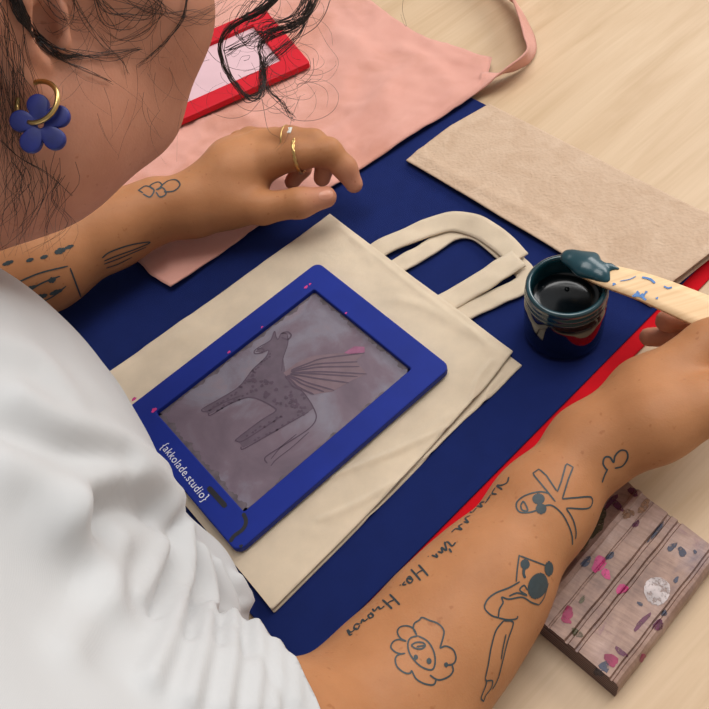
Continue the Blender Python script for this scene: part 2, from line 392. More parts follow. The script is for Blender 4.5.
# ------------------------------------------------------------------ signed-distance body building
class Field:
    def __init__(s, lo, hi, h):
        s.lo = np.array(lo, float); s.h = h
        s.n = np.ceil((np.array(hi) - s.lo) / h).astype(int) + 1
        s.v = np.full(s.n, .05, np.float32)
    def box(s, lo, hi):
        i0 = np.clip(np.floor((np.asarray(lo) - s.lo) / s.h).astype(int), 0, s.n - 1)
        i1 = np.clip(np.ceil((np.asarray(hi) - s.lo) / s.h).astype(int) + 1, 1, s.n)
        sl = tuple(slice(a, b) for a, b in zip(i0, i1))
        ax = [(s.lo[k] + s.h * np.arange(i0[k], i1[k])).astype(np.float32) for k in range(3)]
        return sl, np.stack(np.meshgrid(*ax, indexing='ij'), -1)
    def comb(s, sl, d, k, cut=False):
        a = s.v[sl]; d = d.astype(np.float32)
        if cut:
            h = np.maximum(k - np.abs(a + d), 0) / k; s.v[sl] = np.maximum(a, -d) + h * h * k * .25
        else:
            h = np.maximum(k - np.abs(a - d), 0) / k; s.v[sl] = np.minimum(a, d) - h * h * k * .25
    def cone(s, a, b, ra, rb, k=.006, cut=False):
        a = np.asarray(a, float); b = np.asarray(b, float); m = max(ra, rb) + k + .012
        sl, P = s.box(np.minimum(a, b) - m, np.maximum(a, b) + m)
        ab = b - a; t = np.clip(((P - a) @ ab) / (ab @ ab + 1e-12), 0, 1)
        d = np.linalg.norm(P - a - t[..., None] * ab, axis=-1) - (ra + (rb - ra) * t)
        s.comb(sl, d, k, cut)
    def chain(s, pts, rad, k=.006):
        for i in range(len(pts) - 1): s.cone(pts[i], pts[i + 1], rad[i], rad[i + 1], k)
    def ell(s, c, axes, rad, k=.01, cut=False):
        c = np.asarray(c, float); rad = np.asarray(rad, float); Rm = np.asarray(axes, float); m = max(rad) + k + .012
        sl, P = s.box(c - m, c + m); q = (P - c) @ Rm.T
        k0 = np.linalg.norm(q / rad, axis=-1); k1 = np.linalg.norm(q / rad ** 2, axis=-1) + 1e-9
        s.comb(sl, k0 * (k0 - 1) / k1, k, cut)
    def mesh(s):
        v = s.v; n = s.n; ins = v < 0
        c = np.zeros(n - 1, np.uint8)
        for dx in (0, 1):
            for dy in (0, 1):
                for dz in (0, 1): c += ins[dx:n[0] - 1 + dx, dy:n[1] - 1 + dy, dz:n[2] - 1 + dz]
        act = np.argwhere((c > 0) & (c < 8)); idx = np.full(n - 1, -1, np.int32); idx[tuple(act.T)] = np.arange(len(act))
        cor = [(dx, dy, dz) for dx in (0, 1) for dy in (0, 1) for dz in (0, 1)]
        val = {q: v[tuple((act + q).T)] for q in cor}
        S = np.zeros((len(act), 3)); C = np.zeros(len(act))
        for q in cor:
            for ax in range(3):
                if q[ax] == 0:
                    p = list(q); p[ax] = 1; p = tuple(p); a, b = val[q], val[p]; x = (a < 0) != (b < 0)
                    t = np.where(x, a / np.where(x, a - b, 1), 0); pt = np.tile(np.array(q, float), (len(act), 1)); pt[:, ax] = t
                    S[x] += pt[x]; C[x] += 1
        V = s.lo + s.h * (act + S / C[:, None]); F = []
        for ax in range(3):
            sl0 = [slice(None)] * 3; sl1 = [slice(None)] * 3; sl0[ax] = slice(0, -1); sl1[ax] = slice(1, None)
            e = ins[tuple(sl0)] != ins[tuple(sl1)]; E = np.argwhere(e)
            o1, o2 = [(1, 2), (2, 0), (0, 1)][ax]
            E = E[(E[:, o1] > 0) & (E[:, o2] > 0) & (E[:, o1] < n[o1] - 1) & (E[:, o2] < n[o2] - 1)]
            d1 = np.eye(3, dtype=int)[o1]; d2 = np.eye(3, dtype=int)[o2]
            q = np.stack([idx[tuple((E - d1 - d2).T)], idx[tuple((E - d2).T)], idx[tuple(E.T)], idx[tuple((E - d1).T)]], 1)
            fl = ins[tuple(E.T)]
            q[~fl] = q[~fl][:, ::-1]; F.append(q)
        return V, np.vstack(F)

# ------------------------------------------------------------------ the setting
fl = MB().prism([(-1.6, -1.4), (1.8, -1.4), (1.8, 2.2), (-1.6, 2.2)], -.79, -.75).build('floor', M['floor'], smooth=False)
fl['kind'] = 'structure'

# table: near edge just in front of the person's belly
EDGE = -.012
tb = empty('worktable', W(.35, -.2, -.75))
tag(tb, 'pale birch plywood work table under the mats and tools', 'table')
top = MB().prism([W(EDGE, -1.0, 0)[:2], W(EDGE, .5, 0)[:2], W(.95, .5, 0)[:2], W(.95, -1.0, 0)[:2]], -.024, 0).build('table_top', M['table'], tb, False)
bevel(top, .0015)
for a, b in ((.05, -.93), (.05, .43), (.88, -.93), (.88, .43)):
    MB().prism([W(a + s * .022, b + t * .022, 0)[:2] for s, t in ((-1, -1), (1, -1), (1, 1), (-1, 1))], -.75, -.024).build('leg', M['metal'], tb, False)

# mats (right edge and far edge measured on the table)
ed = np.array([.863, .506]); pe = np.array([-.506, .863])
q0 = Z(340, 630, .004)[:2]; tip = Z(480, 102, .004)[:2]
far = (tip - q0) @ ed
near = (W(-.007, -.2, 0)[:2] - q0) @ ed
def mat_poly(r, l, n_, f_): return [q0 + pe * r + ed * n_, q0 + pe * r + ed * f_, q0 + pe * l + ed * f_, q0 + pe * l + ed * n_]
rm = MB().prism(mat_poly(-.0105, .395, near + .004, far - .004), .0002, .0022).build('red_mat', M['red'], None, False)
tag(rm, 'thin red mat showing as a stripe along the navy mat edge', 'mat'); bevel(rm, .0006)
bmx = MB().prism(mat_poly(0, .41, near, far), .0022, .0042).build('navy_mat', M['mat'], None, False)
tag(bmx, 'large navy blue mat lying under the tote bag and ink jar', 'mat'); bevel(bmx, .0008)
ZM = .0042

# ------------------------------------------------------------------ pink apron
ap = empty('apron', Z(330, 80, .006))
tag(ap, 'pink cotton apron spread flat across the table behind the bag', 'apron')
zt = .0062
A_ = lambda pts: [Z(x, y, zt) for x, y in pts]
right = catmull(A_([(492, 62), (485, 82), (474, 97)]), 6)
P = coons(catmull(A_([(120, -120), (300, -60), (365, -2), (420, 35), (455, 48), (492, 60)]), 8),
          catmull(A_([(60, 205), (100, 234), (138, 262), (152, 277), (172, 290)]), 8),
          catmull(A_([(120, -120), (60, 40), (60, 205)]), 8),
          catmull(A_([(492, 60), (486, 82), (474, 98), (420, 133), (340, 184), (300, 207), (258, 229), (215, 259), (172, 290)]), 8), 110, 110)
wr = np.zeros(P.shape[:2])
for line, amp, wd in [([(240, 160), (300, 150), (360, 120), (420, 60)], .0016, .006), ([(345, 40), (380, 75), (385, 110)], .0022, .012),
                      ([(400, 50), (440, 75), (455, 100)], .0018, .01), ([(220, 130), (300, 110), (370, 112)], .0012, .005),
                      ([(330, 20), (350, 60), (340, 100)], .0016, .012), ([(370, 150), (420, 118), (470, 90)], .0012, .006),
                      ([(200, 125), (240, 118), (262, 128)], .0014, .005), ([(430, 45), (455, 62), (480, 66)], .0014, .006)]:
    wr += 1.6 * amp * np.exp(-(polydist(P[..., :2], catmull(A_(line), 6)[:, :2]) / wd) ** 2)
P[..., 2] += np.maximum(wr, 0) + .0003 + .0019 * np.maximum(lumps(P, .026) + 1, 0) + .0016 * (1 - np.abs(lumps(P, .017, 2) + .5 * lumps(P, .008, 3))).clip(0, 1) ** 3 + .0004 * (lumps(P, .006, 4) + 1).clip(0, 2)
sheet('apron_panel', P, .0012, M['apron'], ap)
# neck strap: a band leaving the corner, lying on the table, then standing on edge
def band(name, cl, wv, th, mat, parent, n=8):
    "cl: centre points; wv: half-width vectors at the points"
    C = catmull(cl, n); Wv = catmull(wv, n); T = np.gradient(C, axis=0)
    Nn = np.cross(T, Wv); Nn /= np.linalg.norm(Nn, axis=1)[:, None] + 1e-12; k = len(C)
    rows = []
    for s in np.linspace(-1, 1, 7): rows.append(C + Wv * s + np.array([0, 0, .0007]) * (lumps(C + Wv * s, .006, 3) + .5)[:, None])
    rows = np.array(rows); V = np.vstack([(rows + Nn * th / 2).reshape(-1, 3), (rows - Nn * th / 2).reshape(-1, 3)]); K = 7 * k; F = []
    g = np.arange(K).reshape(7, k)
    for i in range(6):
        for j in range(k - 1): F += [(g[i, j], g[i + 1, j], g[i + 1, j + 1], g[i, j + 1]), (g[i, j] + K, g[i, j + 1] + K, g[i + 1, j + 1] + K, g[i + 1, j] + K)]
    lp = list(g[0]) + list(g[1:, -1]) + list(g[-1, -2::-1]) + list(g[-2:0:-1, 0])
    F += [(a, b, b + K, a + K) for a, b in zip(lp, lp[1:] + lp[:1])]
    o = obj(name, V, F, mat, parent)
    bm = bmesh.new(); bm.from_mesh(o.data); bmesh.ops.recalc_face_normals(bm, faces=bm.faces); bm.to_mesh(o.data); bm.free(); return o
def zz(v): return np.array(v, float)
cl = [Z(478, 84, .008), Z(505, 72, .012), Z(527, 58, .013), Z(530, 42, .014), Z(523, 18, .015), Z(508, -8, .015), Z(470, -40, .014)]
wv = [zz((-.006, -.010, -.003)), zz((-.004, -.008, .008)), zz((-.003, -.006, .011)), zz((-.007, -.003, .011)), zz((-.007, .000, .012)), zz((-.005, .003, .012)), zz((-.003, .004, .012))]
band('neck_strap', cl, wv, .0014, M['apron'], ap)

# ------------------------------------------------------------------ screen frames
def frame_thing(name, label, C, ux, uy, w, l, iw, il, oy, z0, th, mat, mat_mesh, r=.006):
    root = empty(name, (C[0], C[1], z0)); tag(root, label, 'screen printing frame')
    def rr(w, l, r, n=6):
        pts = []
        for sx, sy, a0 in ((1, 1, 0), (-1, 1, 90), (-1, -1, 180), (1, -1, 270)):
            for k in range(n + 1):
                a = math.radians(a0 + 90 * k / n); pts.append((sx * (w / 2 - r) + r * math.cos(a), sy * (l / 2 - r) + r * math.sin(a)))
        return pts
    o = rr(w, l, r); i_ = [(x, y + oy) for x, y in rr(iw, il, .0015)]; n = len(o)
    to = lambda p, z: C[:2].tolist() and (C[0] + ux[0] * p[0] + uy[0] * p[1], C[1] + ux[1] * p[0] + uy[1] * p[1], z)
    V = [to(p, z0) for p in o] + [to(p, z0 + th) for p in o] + [to(p, z0) for p in i_] + [to(p, z0 + th) for p in i_]; F = []
    for k in range(n):
        j = (k + 1) % n
        F += [(k, j, n + j, n + k), (n + k, n + j, 3 * n + j, 3 * n + k), (3 * n + k, 3 * n + j, 2 * n + j, 2 * n + k), (2 * n + k, 2 * n + j, j, k)]
    fr = obj('frame', V, F, mat, root, False)
    bm = bmesh.new(); bm.from_mesh(fr.data); bmesh.ops.recalc_face_normals(bm, faces=bm.faces); bm.to_mesh(fr.data); bm.free()
    bevel(fr, .0009, 2, .6)
    zm = z0 + .0022
    ms = MB().prism([to(p, 0)[:2] for p in [(-iw / 2 - .001, oy - il / 2 - .001), (iw / 2 + .001, oy - il / 2 - .001), (iw / 2 + .001, oy + il / 2 + .001), (-iw / 2 - .001, oy + il / 2 + .001)]], zm - .0006, zm).build('screen_mesh', mat_mesh, root, False)
    return root, fr, ms, zm, to

# red frame on the apron
ZR = .0125
c0 = Z(310, 62, ZR + .006); c1 = Z(187, 117, ZR + .006)
lx = (c1 - c0)[:2]; lx /= np.linalg.norm(lx); ly = np.array([lx[1], -lx[0]])
if ly @ (Z(262, 12, ZR) - c0)[:2] < 0: ly = -ly
wR, lR = .116, .175
Cr = c0[:2] + lx * lR / 2 + ly * wR / 2
rf, _, rms, _, _ = frame_thing('red_screen_frame', 'red screen printing frame with pale mesh lying on the pink apron', np.array([Cr[0], Cr[1], 0]),
            -ly if (ly[0] * -lx[1] - ly[1] * -lx[0]) < 0 else ly, -lx, wR, lR, wR - .042, lR - .042, 0, ZR, .006, M['redframe'], M['pinkscreen'], .003)

# tote bag -------------------------------------------------------------------------------------------
tg = empty('tote_bag', Z(310, 400, ZM)); tag(tg, 'small cream canvas tote bag lying under the blue frame', 'tote bag')
def tote_panel(name, dx, dy, z, th, seed):
    T_ = lambda pts: [Z(x + dx, y + dy, z) for x, y in pts]
    bl = W(.004, -.405, z); br = W(.004, -.2045, z) + BX * .003 * (dx > 0)
    tl, trp = T_([(330, 214)])[0], T_([(513, 351)])[0]
    P = coons([tl] + T_([(420, 282)]) + [trp], [bl, br], [tl] + T_([(215, 297), (105, 375)]) + [bl],
              [trp] + [Z(x + dx * (.22 + .6 * min(1, max(0, (x - 440) / 60))), y + dy * (.22 + .6 * min(1, max(0, (x - 440) / 60))), z) for x, y in [(486, 386), (460, 414), (395, 486), (330, 552), (272, 610)]] + [br], 150, 130)
    wr = np.zeros(P.shape[:2])
    for line, amp, wd in [([(360, 470), (420, 435), (470, 405)], .0009, .003), ([(330, 520), (395, 480), (430, 455)], .0008, .003),
                          ([(340, 228), (425, 296), (505, 356)], .0009, .0022), ([(400, 300), (430, 310), (470, 335)], .0012, .004),
                          ([(330, 477), (360, 466), (400, 450), (432, 435), (446, 428)], .0021, .0013), ([(318, 520), (360, 503), (405, 478)], .0014, .0012), ([(473, 400), (478, 380), (492, 362)], .0020, .0018), ([(150, 352), (200, 330)], .001, .006), ([(470, 330), (490, 350), (500, 362)], .0008, .003), ([(355, 240), (372, 262)], .001, .004)]:
        wr += amp * np.exp(-(polydist(P[..., :2], catmull(T_(line), 6)[:, :2]) / wd) ** 2)
    P[..., 2] += wr + .0005 * lumps(P, .02, seed) + .00022 * lumps(P, .006, seed + 1)
    o = sheet(name, P, th, M['tote'], tg); return P
tote_panel('back_panel', 9, 14, ZM + .0014, .0010, 1)
tote_panel('front_panel', 0, 0, ZM + .0048, .0011, 3)
def strap(pts, w, tw=None):
    cl = [Z(x, y, ZM + z) for x, y, z in pts]; C = np.array(cl); T = np.gradient(C, axis=0); T /= np.linalg.norm(T, axis=1)[:, None]
    wv = np.stack([-T[:, 1], T[:, 0], 0 * T[:, 0]], 1) * w / 2
    for i in range(len(wv)):
        if tw: wv[i, 2] += tw[i]
    return cl, list(wv)
c_, w_ = strap([(382, 276, .0024), (408, 261, .0026), (430, 248, .003), (452, 234, .0032), (476, 233, .003), (500, 250, .003), (524, 272, .003), (521, 286, .003), (500, 296, .003), (474, 308, .0028), (446, 322, .0024)], .0145)
band('handle', c_, w_, .0016, M['tote'], tg)['label'] = 'lower handle loop of the tote bag'
c_, w_ = strap([(366, 258, .0026), (386, 246, .0036), (404, 238, .0055), (426, 229, .0065), (452, 222, .0075), (478, 227, .0075), (502, 243, .0075), (519, 259, .0075)], .0165, [0, 0, 0, .001, .002, .003, .002, 0])
up_ = (c_, w_)
c2, w2 = strap([(519, 259, .0078), (500, 270, .0072), (480, 283, .0064), (458, 296, .0044), (436, 309, .0026)], .0175)
hb = band('handle', c_, w_, .0016, M['tote'], tg); hb['label'] = 'upper handle loop of the tote bag, folded at the corner'
h2 = band('folded_end', c2, w2, .0016, M['tote'], hb)

# blue frame ----------------------------------------------------------------------------------------
ang = -1.0747
uxb = np.array([math.cos(ang), math.sin(ang)]); uyb = np.array([-math.sin(ang), math.cos(ang)])
ZB = ZM + .0068
kk = (HCAM - (ZB + .006)) / (HCAM - .006)
Cb = np.array([-.0553, .3176, 0]) * kk
bf, bfr, bms, zmB, toB = frame_thing('blue_screen_frame', 'blue screen printing frame with a winged horse stencil lying on the tote bag', Cb, uxb, uyb,
             .144 * kk, .186 * kk, .1064 * kk, .147 * kk, 0, ZB, .006, M['blueframe'], M['screen'])
ZF = ZB + .006
def text_obj(txt, origin, dirx, diry, size, mat, parent, name, spacing=1.0, z=0):
    cu = bpy.data.curves.new(name, 'FONT'); cu.body = txt; cu.size = size; cu.space_character = spacing; cu.extrude = .00012
    to = bpy.data.objects.new(name + '_src', cu); COL.objects.link(to)
    dg = bpy.context.evaluated_depsgraph_get(); me = bpy.data.meshes.new_from_object(to.evaluated_get(dg))
    V = np.array([v.co[:] for v in me.vertices]); F = [tuple(p.vertices) for p in me.polygons]
    bpy.data.objects.remove(to)
    return V, F
V, F = text_obj('{akkolade.studio}', None, None, None, 1.0, None, None, 'lettering', 1.12)
p0, p1 = Z(160.5, 447, ZF), Z(203, 502, ZF)
dx = (p1 - p0)[:2]; L = np.linalg.norm(dx); dx /= L; dy = np.array([-dx[1], dx[0]])
sx = L / V[:, 0].max(); sy = .0078
VW = np.stack([p0[0] + dx[0] * V[:, 0] * sx + dy[0] * V[:, 1] * sy, p0[1] + dx[1] * V[:, 0] * sx + dy[1] * V[:, 1] * sy, ZF + .0001 + V[:, 2]], 1)
obj('lettering', VW, F, M['white'], bf, False)['label'] = 'small white lettering on the blue frame'
mb = MB(); zk = ZF + .00012
ribbon_px(mb, [(208, 487), (217, 497), (226, 507)], zk, .0035); ribbon_px(mb, [(243, 513), (246, 521), (243, 529), (234, 536), (230, 542)], zk, .0026)
flat_blob(mb, Z(241, 546, zk), .0012, .001); merge(bfr, mb, M['black'])
mb = MB()
for x, y, s in [(134, 399, 1.7), (154, 410, 2), (229, 352, 1.2), (306, 287, 1.5), (310, 284, 1), (262, 327, .9), (346, 313, .9)]: flat_blob(mb, Z(x, y, zk), .0011 * s, .0007 * s, .6)
merge(bfr, mb, M['magenta'])
# stencil drawing: pale wing, dark outlines
zl = zmB + .00015
mbw = MB(); mbl = MB(); mbs = MB()
K = 1 / 2.954
def h(pts): return [(180 + x * K, 290 + y * K) for x, y in pts]
wing = h([(305, 245), (345, 215), (390, 195), (450, 188), (545, 184), (520, 210), (552, 248), (505, 268), (450, 300), (395, 308), (350, 285)])
mbw.add([Z(x, y, zl - .00007) for x, y in wing], [tuple(range(len(wing)))[::-1]])
for i, e in enumerate([(545, 186), (524, 212), (530, 226), (552, 248), (525, 256), (498, 274), (455, 296), (425, 300), (395, 308), (360, 296)]):
    a = np.array((305, 245.)); b = np.array(e, float); mid = (a + b) / 2 + np.array((0, -14 + i * 3.0))
    ribbon_px(mbl, h([a * .9 + b * .1 + np.array((0, -3 + .7 * i)), a * .7 + b * .3 + np.array((0, -10 + 2 * i)), mid, b]), zl + i * .00001, .0012)
S = lambda pts, w=.0009: ribbon_px(mbl, h(pts), zl, w)
S([(318, 130), (300, 128), (290, 145), (284, 140), (279, 122), (270, 145), (258, 155), (235, 168), (220, 180), (222, 188), (240, 186), (262, 178), (252, 200), (215, 235), (175, 285), (120, 320), (68, 350), (68, 358), (84, 356), (130, 332), (180, 312)])
S([(84, 362), (90, 370), (140, 340), (195, 318), (230, 322), (275, 345), (282, 358), (240, 385), (170, 438), (168, 446), (185, 446), (240, 412), (300, 372)])
S([(180, 462), (186, 470), (240, 440), (310, 400), (380, 360)]); S([(318, 132), (318, 160), (305, 200), (300, 240)], .0007)
S([(340, 280), (370, 310), (395, 350), (402, 380), (380, 410), (320, 450), (262, 486), (250, 500), (258, 512)]); S([(380, 420), (330, 465), (285, 500), (268, 520)], .0007)
S([(345, 425), (300, 462), (268, 500)], .0007); S([(300, 128), (318, 124), (328, 134), (318, 146), (300, 140)], .0014); S([(228, 176), (240, 172), (248, 178), (240, 184)], .0012)
for i in range(46):
    t = rng.uniform(0, 1); x = 205 + 165 * t + rng.uniform(-8, 8); y = 268 + 72 * t + rng.uniform(-32, 30)
    flat_blob(mbl, Z(180 + x * K, 290 + y * K, zl + i * .000004), rng.uniform(.0009, .0017), rng.uniform(.0008, .0014), rng.uniform(0, 3))
for (x0, y0, x1, y1) in [(225, 240, 180, 290), (170, 300, 90, 352), (195, 310, 110, 352), (300, 372, 200, 428), (350, 372, 220, 446), (268, 190, 215, 240)]:
    for t in np.linspace(0, 1, 9): flat_blob(mbl, Z(180 + (x0 + (x1 - x0) * t + rng.uniform(-4, 4)) * K, 290 + (y0 + (y1 - y0) * t + rng.uniform(-4, 4)) * K, zl), .0009, .0008)
mbs.add([Z(x, y, zl) for x, y in h([(484, 186), (515, 166), (545, 168), (546, 184), (505, 190)])], [(4, 3, 2, 1, 0)])
mbd = MB()
inn = [(-.0532, -.0735), (.0532, -.0735), (.0532, .0735), (-.0532, .0735)]
for i in range(4):
    a, b = np.array(inn[i]), np.array(inn[(i + 1) % 4]); c = -(a + b) / 2; c = c / np.linalg.norm(c); n_ = 70
    prev = None; Vv = []
    for k in range(n_ + 1):
        p = a + (b - a) * k / n_; w = .0008 + .0030 * abs(math.sin(k * .45 + i) * math.sin(k * .17 + 2 * i)) + .0006 * math.sin(k * 2.1) + (.0012 if i in (0,) else 0)
        q = p + c * w; Vv += [toB(p * kk, zl - .0001), toB(q * kk, zl - .0001)]
    mbd.add(Vv, [(2 * k, 2 * k + 1, 2 * k + 3, 2 * k + 2)[::-1] for k in range(n_)])
mbf = MB()
mbf.add([Z(x, y, zl - .00008) for x, y in h([(279, 125), (270, 145), (258, 155), (222, 182), (240, 186), (262, 178), (252, 200), (215, 235), (175, 285), (120, 320), (68, 352), (84, 368), (140, 340), (195, 318), (230, 322), (275, 345), (282, 358), (240, 385), (168, 442), (186, 466), (240, 440), (310, 400), (380, 360), (394, 350), (370, 310), (340, 280), (312, 246), (305, 200), (318, 160), (318, 132), (300, 130), (290, 145)])], [tuple(range(32))])
merge(bms, mbf, m_simple('stencil_fill', srgb(92, 77, 90), .5, .12, 160)); merge(bms, mbd, M['screen_stain']); merge(bms, mbw, M['screen_wing']); merge(bms, mbl, M['screen_line']); merge(bms, mbs, m_simple('faded_pink_ink', srgb(140, 82, 112), .6, .2, 200))
bms['label'] = 'grey mesh with a spotted winged horse stencil'

# ------------------------------------------------------------------ brown paper towel
tw = empty('paper_towel', Z(560, 200, ZM)); tag(tw, 'folded brown paper towel lying behind the ink jar', 'paper towel')
def towel_layer(name, z, dz_end, inset, th):
    T_ = lambda pts: [Z(x, y, z) for x, y in pts]
    e = inset
    tl, tr, br, bl = T_([(489, 104), (745, 231), (664 - e, 294 - e * .2), (406, 160)])
    if inset == 0: br = Z(651, 307, z)
    P = coons([tl] + T_([(560, 139), (640, 180), (709, 214)]) + [tr], [bl] + T_([(440, 180), (500, 216), (551, 246), (600, 277)]) + [br], [tl] + T_([(450, 127)]) + [bl], [tr, br], 60, 130)
    u = np.linspace(0, 1, 130)[None, :]; v = np.linspace(0, 1, 60)[:, None]
    P[..., 2] += dz_end * np.clip((u - .8) / .2, 0, 1) ** 2 + .0016 * np.sin(v * 3.1) * (.6 + .4 * np.sin(u * 7)) + .0006 * lumps(P, .014, 2) + .0009 * np.exp(-((v - .86 - .03 * np.sin(9 * u)) / .05) ** 2)
    return sheet(name, P, th, M['towel'], tw)
towel_layer('lower_fold', ZM + .0018, .0, 0, .0009)
towel_layer('upper_fold', ZM + .0048, .006, 0.1, .0009)

# ------------------------------------------------------------------ ink jar
jc = np.array([.1428, .3054, 0]) * ((HCAM - ZM) / HCAM); jc[2] = ZM
jr = empty('ink_jar', jc); tag(jr, 'small open glass jar of dark teal ink on the navy mat', 'jar')
MB().lathe([(0, .0), (.022, .0), (.0248, .001), (.0262, .004), (.0264, .012), (.0264, .030), (.0260, .0335), (.0245, .0360), (.0240, .0372)], jc).build('jar_body', M['jar'], jr)
MB().lathe([(.0240, .0368), (.0256, .0378), (.0262, .0392), (.0256, .0406), (.0250, .0412), (.0258, .0422), (.0262, .0438), (.0255, .0452), (.0252, .0462), (.0258, .0478), (.0257, .0494), (.0245, .0504),
            (.0232, .0504), (.0222, .0494), (.0219, .046), (.0219, .040), (.0219, .031)], jc).build('jar_rim', M['rim'], jr)
ik = MB(); prof = [(0.0, .0325), (.008, .0324), (.015, .0328), (.0195, .0336), (.0218, .0356)]; ik.lathe(prof[::-1], jc)
for x, y, s in [(567, 289, 1.5), (543, 287, .9), (541, 290, .6), (555, 278, .5), (580, 284, .5)]:
    p = Z(x, y, jc[2] + .0328); ik.blob((p[0], p[1], p[2]), .0011 * s, .0011 * s, .0008 * s)
ik.build('ink', M['ink'], jr)

# ------------------------------------------------------------------ wooden stirring stick with ink, held in the right hand
zs0, zs1 = .060, .066
st = empty('stirring_stick', Z(650, 290, .062)); tag(st, 'flat pale wooden stick dipped in teal ink, held over the jar', 'stick')
def stz(x): return zs0 + (zs1 - zs0) * (x - 570) / 190
up = [(575, 255), (604, 263), (650, 274), (700, 292), (770, 320)]; lo_ = [(575, 272), (600, 284), (640, 299), (690, 322), (756, 350)]
U = catmull([Z(x, y, stz(x)) for x, y in up], 6); Lw = catmull([Z(x, y, stz(x)) for x, y in lo_], 6)
P = np.stack([Lw + (U - Lw) * t for t in np.linspace(0, 1, 5)], 0)
blade = sheet('stick_blade', P, .0022, M['stick'], st)
mb = MB()
for pts, w in [([(642, 277), (650, 279), (655, 283)], .0016), ([(664, 286), (668, 288), (672, 287)], .0012), ([(620, 281), (630, 279), (636, 276)], .0006), ([(632, 296), (640, 296), (646, 300)], .0016)]:
    C = catmull([Z(x, y, stz(x) + .0004) for x, y in pts], 6); flat_stroke(mb, C, w)
for x, y, s in [(637, 294, 1.7), (643, 295, 1.4), (614, 284, .9), (657, 298, .7), (646, 292, .8)]: flat_blob(mb, Z(x, y, stz(x) + .0005), .0013 * s, .0009 * s, .5, .25)
merge(blade, mb, M['bluepaint'])
fb = Field(Z(585, 262, .063) - .05, Z(585, 262, .063) + .05, .0008)
b0, b1, b2, b3 = Z(572, 258, .0625), Z(586, 265, .063), Z(600, 273, .062), Z(610, 266, .0625)
fb.chain([b0, b1, b2], [.0062, .0080, .0058], .004); fb.cone(Z(569, 256, .062), Z(592, 258, .062), .0045, .005, .004)
fb.cone(b1, b3, .006, .0022, .003); fb.cone(b3, Z(618, 268, .0622), .0022, .0011, .002); fb.cone(b2, Z(606, 279, .0615), .005, .0025, .003)
V, F = fb.mesh(); V[:, 2] = stz(590) + (V[:, 2] - stz(590)) * .62
obj('ink_blob', V, F, M['inkblob'], st)['label'] = 'glossy teal ink coating the stick end'

# ------------------------------------------------------------------ paint-stained wooden block
BH = .020
n0 = Z(534, 617, BH); f0 = Z(641, 490, BH); r0 = Z(622, 678, BH)
ey = (f0 - n0)[:2]; ey /= np.linalg.norm(ey); ex = np.array([ey[1], -ey[0]])
if ex @ (r0 - n0)[:2] < 0: ex = -ex
LB = np.linalg.norm((f0 - n0)[:2]); WB = (r0 - n0)[:2] @ ex
prof = [(-.0235, 0), (-.0235, .0035), (-.0215, .006), (-.003, .0140), (-.0022, .0182), (-.0008, .0203), (.0014, .0206), (.0022, .0192), (.0080, .0190), (.0084, .0180), (.0092, .0180), (.0097, .0193), (.0186, .0196), (.0194, .0172), (.0208, .0172),
        (.0216, .0200), (.0250, .0201), (.0257, .0174), (.0270, .0174), (.0278, .0203), (WB - .0048, .0203), (WB - .0040, .0178), (WB - .0030, .0178), (WB - .0023, .0200), (WB - .0006, .0196), (WB + .001, .0168), (WB + .0020, .006), (WB + .0016, 0)]
wbk = empty('wooden_printing_block', (n0[0], n0[1], 0)); tag(wbk, 'grooved wooden block covered in paint stains beside the right forearm', 'wood block')
def bp(x, y, z): return (n0[0] + ex[0] * x + ey[0] * y, n0[1] + ex[1] * x + ey[1] * y, z)
k = len(prof); nS = 40; V = []; F = []
for i in range(nS + 1):
    for (x, z) in prof:
        yf = LB - .003 * max(x, 0) / .05 + .40 * max(-x, 0); y = yf * i / nS
        V.append(bp(x + .00012 * math.sin(i * .6 + x * 300), y + (0 if 0 < i < nS else (.0010 if i == 0 else -.0010) * (z > .015)), z + .00012 * math.sin(i * .5 + x * 500) * (z > .01)))
for i in range(nS):
    for j in range(k): F.append((i * k + j, i * k + (j + 1) % k, (i + 1) * k + (j + 1) % k, (i + 1) * k + j))
F += [tuple(range(k)), tuple(nS * k + j for j in range(k))[::-1]]
bb = obj('block_body', V, F, None, wbk, False, [M['block'], M['blockend']], [0] * (len(F) - 2) + [1, 1])
bm = bmesh.new(); bm.from_mesh(bb.data); bmesh.ops.recalc_face_normals(bm, faces=bm.faces); bm.to_mesh(bb.data); bm.free()
bvhB = BVHTree.FromPolygons([Vector(v) for v in V], F)
def on(bvh, x, y, off):
    d = Vector(ray(x, y)).normalized(); hit = bvh.ray_cast(Vector(CO), d)
    if hit[0] is None: return None
    return hit[0] + hit[1].normalized() * off if hit[1].dot(d) < 0 else hit[0] - hit[1].normalized() * off
stains = {'rose': [(599, 564, 8, 7), (622, 589, 6, 5), (606, 574, 4, 6)], 'crimson': [(611, 660, 5, 9), (568, 613, 6, 6), (643, 658, 4, 4), (566, 620, 3, 6)], 'plum': [(621, 652, 3, 7), (642, 622, 11, 3), (658, 625, 7, 4), 
          (606, 486, 6, 7), (611, 502, 9, 3), (598, 506, 11, 3), (618, 506, 3, 8), (633, 492, 4, 5), (636, 524, 4, 3), (667, 630, 4, 5)],
          'chalk': [(657, 591, 14, 13.5)], 'olive': [(590, 528, 15, 10), (582, 541, 12, 7), (598, 518, 10, 7), (582, 600, 5, 2), (577, 633, 4, 6), (655, 498, 8, 3)], 'ochre': [(628, 514, 6, 5), (644, 506, 9, 4), (547, 607, 5, 4)],
          'inkblue': [(586, 562, 6, 4), (610, 556, 5, 3), (672, 547, 6, 3), (682, 552, 4, 5), (676, 580, 4, 2), (656, 532, 12, 2.5), (602, 669, 10, 5), (640, 604, 2, 3), (664, 613, 4, 2.5), (695, 552, 2, 2), (690, 600, 2, 3)]}
